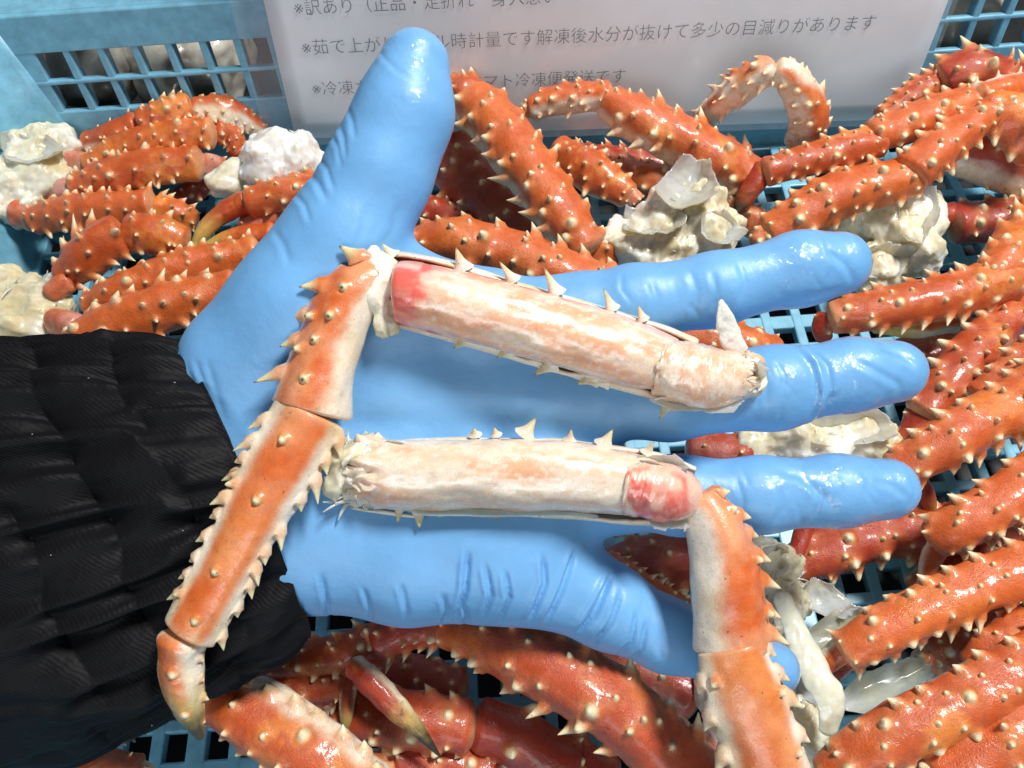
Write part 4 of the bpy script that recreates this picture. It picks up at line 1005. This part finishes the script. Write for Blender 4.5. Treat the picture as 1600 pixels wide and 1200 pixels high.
def trough(name, pts, parent, seed, a0, a1, style):
    """the half of the shell left after the cut: an open trough round the meat, with real thickness"""
    rows = parse(pts); n = 90; c = catmull([(x, y, z, r) for x, y, z, r in rows], n)
    m = 34; an = np.radians(np.linspace(a0, a1, m)); T = nrm(np.gradient(c[:, :3], axis=0)); U = np.array((0, 0, 1.0)); U = nrm(U - (T @ U)[:, None] * T); Sd = np.cross(T, U)
    edge = fbm(np.stack([np.arange(n) / 7.0, np.zeros(n), np.full(n, seed)], -1), 3, seed)
    V = []
    for lay, th in ((0, 0), (1, 5.0)):
        for i in range(n):
            aa = an * (1 + .05 * edge[i] * np.abs(np.linspace(-1, 1, m)) ** 6)
            r = c[i, 3] - th + 2.0 * vnoise(np.stack([np.full(m, i / 9.0), an * 2, np.full(m, seed)], -1), seed)
            V.append(c[i, :3] + r[:, None] * (np.cos(aa)[:, None] * .62 * U[i] + np.sin(aa)[:, None] * Sd[i]))
    V = np.array(V).reshape(-1, 3); M = n * m
    I = np.arange(M).reshape(n, m); A = np.stack([I[:-1, :-1], I[1:, :-1], I[1:, 1:], I[:-1, 1:]], -1).reshape(-1, 4)
    rim = np.concatenate([I[:, 0], I[-1, 1:], I[-2::-1, -1], I[0, -2:0:-1]]); r2 = np.roll(rim, -1)
    q = np.vstack([A, A[:, ::-1] + M, np.stack([r2, rim, rim + M, r2 + M], -1)])
    W = np.array([Ph(*p)[0] for p in V])
    n1 = fbm(W * 150, 3, seed); n2 = fbm(W * 60, 2, seed + 1)
    col = mix(WHITE, CREAM, sstep(-.2, .5, n1)); col = mix(col, AMBER * .9, sstep(.25, .6, n2) * .5)
    o = make_mesh(name, W, q, None, HELDSHELL, col, parent)
    bm = bmesh.new(); bm.from_mesh(o.data); bmesh.ops.recalc_face_normals(bm, faces=bm.faces[:]); bm.to_mesh(o.data); bm.free()
    return o

def meat_tube(name, pts, parent, seed, blush, redA=None, ragA=0, ragB=0, flat=.9):
    """a muscle: lumpy closed tube with pink blush and fibres; redA = (t0, t1) of the raw red tendon end"""
    rows = parse(pts); n = 140; m = 96; c = catmull([(x, y, z, r) for x, y, z, r in rows], n)
    T = nrm(np.gradient(c[:, :3], axis=0)); U = np.array((0, 0, 1.0)); U = nrm(U - (T @ U)[:, None] * T); Sd = np.cross(T, U)
    t = np.linspace(0, 1, n); ph = np.linspace(-math.pi, math.pi, m, endpoint=False)
    prof = np.sqrt(np.clip(1 - np.clip(1 - t / .035, 0, 1) ** 2, .0004, 1)) * np.sqrt(np.clip(1 - np.clip(1 - (1 - t) / .035, 0, 1) ** 2, .0004, 1))
    q3 = np.stack(np.broadcast_arrays((t * 9)[:, None], np.cos(ph)[None] * 1.3, np.sin(ph)[None] * 1.3), -1)
    lum = .06 * fbm(q3 * .8, 2, seed) + .018 * fbm(q3 * np.array((.7, 2.2, 2.2)), 2, seed + 3) + .012 * vnoise(q3 * 4, seed + 4)
    rag = ragA * sstep(.16, 0, t) + ragB * sstep(.84, 1, t)
    lum = lum + rag[:, None] * .55 * fbm(q3 * np.array((2.6, 3.4, 3.4)), 3, seed + 6)
    r = c[:, 3][:, None] * prof[:, None] * (1 + lum)
    pos = c[:, None, :3] + r[..., None] * ((np.cos(ph) * flat)[None, :, None] * U[:, None] + np.sin(ph)[None, :, None] * Sd[:, None])
    pos = pos + T[:, None] * (rag[:, None] * 26 * fbm(q3 * np.array((2, 3, 3)), 2, seed + 8))[..., None]
    W = np.array([Ph(*p)[0] for p in pos.reshape(-1, 3)])
    n1 = fbm(q3.reshape(-1, 3) * np.array((.75, 1.4, 1.4)), 2, seed + 10); n2 = fbm(q3.reshape(-1, 3) * np.array((2.2, 3, 3)), 3, seed + 11); n3 = vnoise(q3.reshape(-1, 3) * 7, seed + 12)
    tt = np.repeat(t, m); pp = np.tile(ph, n)
    fib = vnoise(q3.reshape(-1, 3) * np.array((.5, 9, 9)), seed + 20)
    col = mix(np.array((.80, .62, .46)), np.array((.84, .72, .59)), sstep(-.3, .3, n2))
    col = mix(col, np.array((.80, .40, .22)), sstep(-.15, .55, n1 * 1.1 + .3 * n2 + .12 * fib + blush[0]) * blush[1])
    col = mix(col, np.array((.80, .30, .22)), sstep(.9, 1.5, pp * blush[2] + .5 * n2) * blush[3])
    col = mix(col, np.array((.88, .80, .70)), sstep(.3, .55, n3) * .5)
    if redA:
        mk = sstep(redA[0] - .02, redA[0] + .01, tt + .03 * n2) * sstep(redA[1] + .035, redA[1] - .035, tt + .10 * n1 + .03 * np.sin(pp + 1) + .03 * n2)
        if redA[1] > .5:
            col = mix(col, np.array((.80, .44, .34)), sstep(.15, .5, tt + .15 * n1) * .6); mk = mk * sstep(-.75, .1, -pp + 1.0 * n1 + .3 * n2) * sstep(.02, .22, tt + .2 * n1)
        mk = mk * (1 - .6 * sstep(.2, .5, vnoise(q3.reshape(-1, 3) * (1.7 if redA[1] < .5 else .5), seed + 33)))
        col = mix(col, mix(np.array((.78, .13, .10)), np.array((.82, .26, .20)), sstep(-.3, .4, n2)), mk * .95)
    I = np.arange(n * m).reshape(n, m)
    q = np.stack([I[:-1], np.roll(I[:-1], -1, 1), np.roll(I[1:], -1, 1), I[1:]], -1).reshape(-1, 4)
    o = make_mesh(name, W, q, None, MEAT, col, parent)
    bm = bmesh.new(); bm.from_mesh(o.data); bmesh.ops.holes_fill(bm, edges=[e for e in bm.edges if e.is_boundary]); bmesh.ops.recalc_face_normals(bm, faces=bm.faces[:]); bm.to_mesh(o.data); bm.free()
    return o
BIGS = [(-88, .62, .75, 3, 0), (86, .75, .5, 3, 0), (-55, .9, .3, 2, 1), (-10, 1.1, .2, 2, 1), (30, 1.3, .2, 2, 1)]
# upper leg of the pair
A = thing('opened_crab_limb', 'opened crab leg bent over the black sleeve with pink meat exposed across the palm', 'crab leg', tuple(Ph(800, 500, 110)[0]), HELD)
sh = trough('shell_half', '588,450,100,56;640,455,102,60;760,487,98,60;880,523,92,60;1000,558,88,60;1075,582,82,54', A, 3, 66, 294, {})
for b, t_, r in (((722, 416, 112), (712, 386, 128), 13), ((800, 436, 112), (780, 408, 126), 10), ((868, 455, 112), (850, 418, 126), 12), ((955, 480, 108), (943, 450, 122), 10), ((1004, 497, 104), (997, 476, 116), 8), ((612, 398, 120), (596, 380, 130), 10),
                 ((733, 528, 108), (708, 545, 118), 13), ((795, 547, 108), (775, 559, 118), 10), ((860, 570, 104), (834, 586, 116), 13), ((925, 592, 100), (900, 600, 112), 11), ((945, 597, 100), (908, 599, 108), 9), ((1045, 630, 98), (1030, 655, 108), 12)):
    spine(sh, b, t_, r, 1)
meat_tube('meat', '612,453,122,42;640,457,124,51;760,486,122,53;880,521,116,52;985,553,108,52;1062,574,100,42', A, 91, (.12, .85, 1.0, .75), (.0, .15))
meat_tube('joint_meat', '1025,572,112,44;1080,585,114,50;1130,590,112,46;1182,582,106,30', A, 93, (.1, .7, 1.0, .2), None, .2, 1.0)
seg('shell_fragment', '1126,468,128,3;1134,498,120,14;1144,530,110,17;1160,556,102,12', A, S(rows=[], solid=(.82, .81, .74), flat=.3, rim=0, cap=(1, .5), lumpy=2.0, nu=40), True)
flap('membrane', '1150,560,124;1196,570,122;1185,610,118;1150,600,122', A, 95, .003, .0008, True); flap('membrane', '1000,612,116;1170,605,116;1150,638,110;1040,640,108', A, 96, .003, .0009, True, (.84, .80, .70))
lump('shell_rim', '592,402,112,11;592,424,120,10;597,450,124,8;602,478,118,8;604,498,110,9;612,508,104,7', A, 97, rough=.6, step=.0005, pal='meat', hand=True, mat=HELDSHELL)
u = seg('middle_leg', '602,436,116,33;566,444,120,44;534,490,124,49;509,560,130,51;485,648,136,62', A, S(lite=.35, rows=[(84, .85, .62, 3, 0), (48, .9, .26, 2, 1), (10, 1.2, .2, 2, 1)], cream=44, cside=26, cnoise=1.5, cap=(.3, .14), pink=.1, darktip=.9, fleck=.3, nu=64, tip=(.74, .64, .36), flat=.8, collar=.05), True)
seg('lower_leg', '488,640,150,58;440,730,160,56;382,830,168,50;330,930,174,46;292,994,178,40', u, S(lite=.35, rows=[(-88, .7, .48, 3, 0), (-70, 1.1, .34, 3, 0), (88, .7, .4, 3, 0), (62, 1.5, .3, 2, 1), (5, 2.0, .16, 2, 1)], cream=43, cnoise=.5, cap=(.14, .16), fleck=.5, nu=68, tip=(.72, .64, .38), flat=.62, tilt=1.2, amber=.45, collar=.04), True)
seg('leg_tip', '286,985,176,38;282,1020,172,36;284,1060,166,33;296,1110,156,24;314,1156,146,5', u, S(CLAW, fleck=.7, lite=.3, rows=[(-85, 1.6, .35, 3, 0), (-10, 2.6, .3, 3, 1)], cream=42, cside=25, nu=56, tone=.1, dark=.95, spines=.8), True)
# lower leg of the pair
B = thing('opened_crab_limb', 'opened crab leg whose orange lower half hangs down across the little finger', 'crab leg', tuple(Ph(800, 750, 110)[0]), HELD)
sh = trough('shell_half', '552,742,84,58;640,748,88,62;760,745,90,63;880,749,88,62;1000,762,88,60;1078,778,88,50', B, 5, 68, 292, {})
for b, t_, r in (((742, 678, 106), (740, 668, 116), 8), ((775, 678, 106), (772, 667, 116), 7), ((822, 676, 108), (838, 652, 122), 13), ((890, 686, 106), (893, 670, 118), 8), ((945, 692, 106), (958, 670, 120), 12), ((1012, 706, 106), (1022, 690, 116), 9),
                 ((655, 795, 104), (655, 826, 114), 15), ((625, 790, 102), (621, 818, 110), 11), ((722, 797, 104), (723, 800, 110), 7), ((772, 796, 104), (777, 812, 114), 11), ((840, 798, 104), (843, 808, 112), 8), ((915, 800, 104), (918, 806, 110), 8)):
    spine(sh, b, t_, r, 2)
meat_tube('meat', '535,734,104,48;580,738,108,54;660,743,112,55;760,741,114,56;880,745,112,55;985,757,110,50;1035,765,108,42', B, 101, (-.08, .75, -1.0, .0), None, 1.3, .1)
meat_tube('tendon_meat', '975,760,122,42;1030,768,126,46;1070,776,122,38;1092,782,116,22', B, 103, (0, .4, 1, .3), (.0, .82))
lump('torn_meat', '542,695,104,16;538,720,112,17;540,748,112,18;548,778,104,17;566,700,112,14;532,735,100,12;530,765,98,13', B, 104, rough=1.1, step=.0006, hand=True)
strands(B, '545,700,100,20;540,745,104,24;550,780,100,18', 404, 30, True); flap('membrane', '560,690,124;640,690,126;640,712,130;575,720,130', B, 105, .002, .0008, True)
flap('membrane', '1000,800,120;1085,790,124;1078,828,118;1020,822,118', B, 106, .003, .0008, True, ragged=.25); flap('membrane', '985,712,124;1060,712,126;1085,742,126;1010,728,130', B, 107, .003, .0007, True, (.85, .62, .52))
flap('membrane', '600,782,118;780,796,118;1000,806,116;640,800,114', B, 108, .0015, .0008, True, (.84, .78, .64), .05)
u = seg('middle_leg', '1084,776,108,27;1106,802,112,39;1126,856,116,50;1139,930,118,56;1146,1018,118,58', B, S(lite=.4, rows=[(-88, .8, .45, 3, 0), (-60, 1.4, .18, 2, 1), (-70, 2.5, .4, 2, 0)], cream=58, cside=-42, cnoise=1.3, cap=(.4, .12), pink=.1, amber=.9, nu=64, flat=.8, collar=.05, darktip=.6), True)
seg('lower_leg', '1140,1004,136,52;1158,1060,140,60;1185,1140,144,62;1212,1230,146,62', u, S(lite=.45, rows=[(-86, .8, .38, 3, 0), (86, .8, .42, 3, 0), (-50, 2, .2, 2, 1), (58, 1.6, .2, 2, 1)], cream=49, cside=-2, cnoise=.6, cap=(.12, .2), nu=64, flat=.65, tilt=1.0, amber=.5, collar=.05), True)

# lint on the sleeve
LR = np.random.default_rng(12)
def lint():
    bm = bmesh.new()
    for k in range(12):
        i = LR.integers(4, 150); j = LR.integers(2, 148); p = sleeve_pos[i, j] + np.array((0, 0, 1.0))
        q = hand_to_world(p[None])[0]; r = LR.uniform(.0001, .00018)
        M = Matrix.Translation(q) @ Matrix.Rotation(LR.uniform(0, 6), 4, 'X') @ Matrix.Rotation(LR.uniform(0, 6), 4, 'Z') @ Matrix.Diagonal((LR.uniform(1, 4), 1, .6, 1))
        bmesh.ops.create_icosphere(bm, subdivisions=1, radius=r, matrix=M)
    me = bpy.data.meshes.new('lint'); bm.to_mesh(me); bm.free(); me.materials.append(LINT)
    o = bpy.data.objects.new('lint', me); COL.objects.link(o); o.parent = person; o.matrix_parent_inverse = person.matrix_basis.inverted(); o['kind'] = 'stuff'
lint()
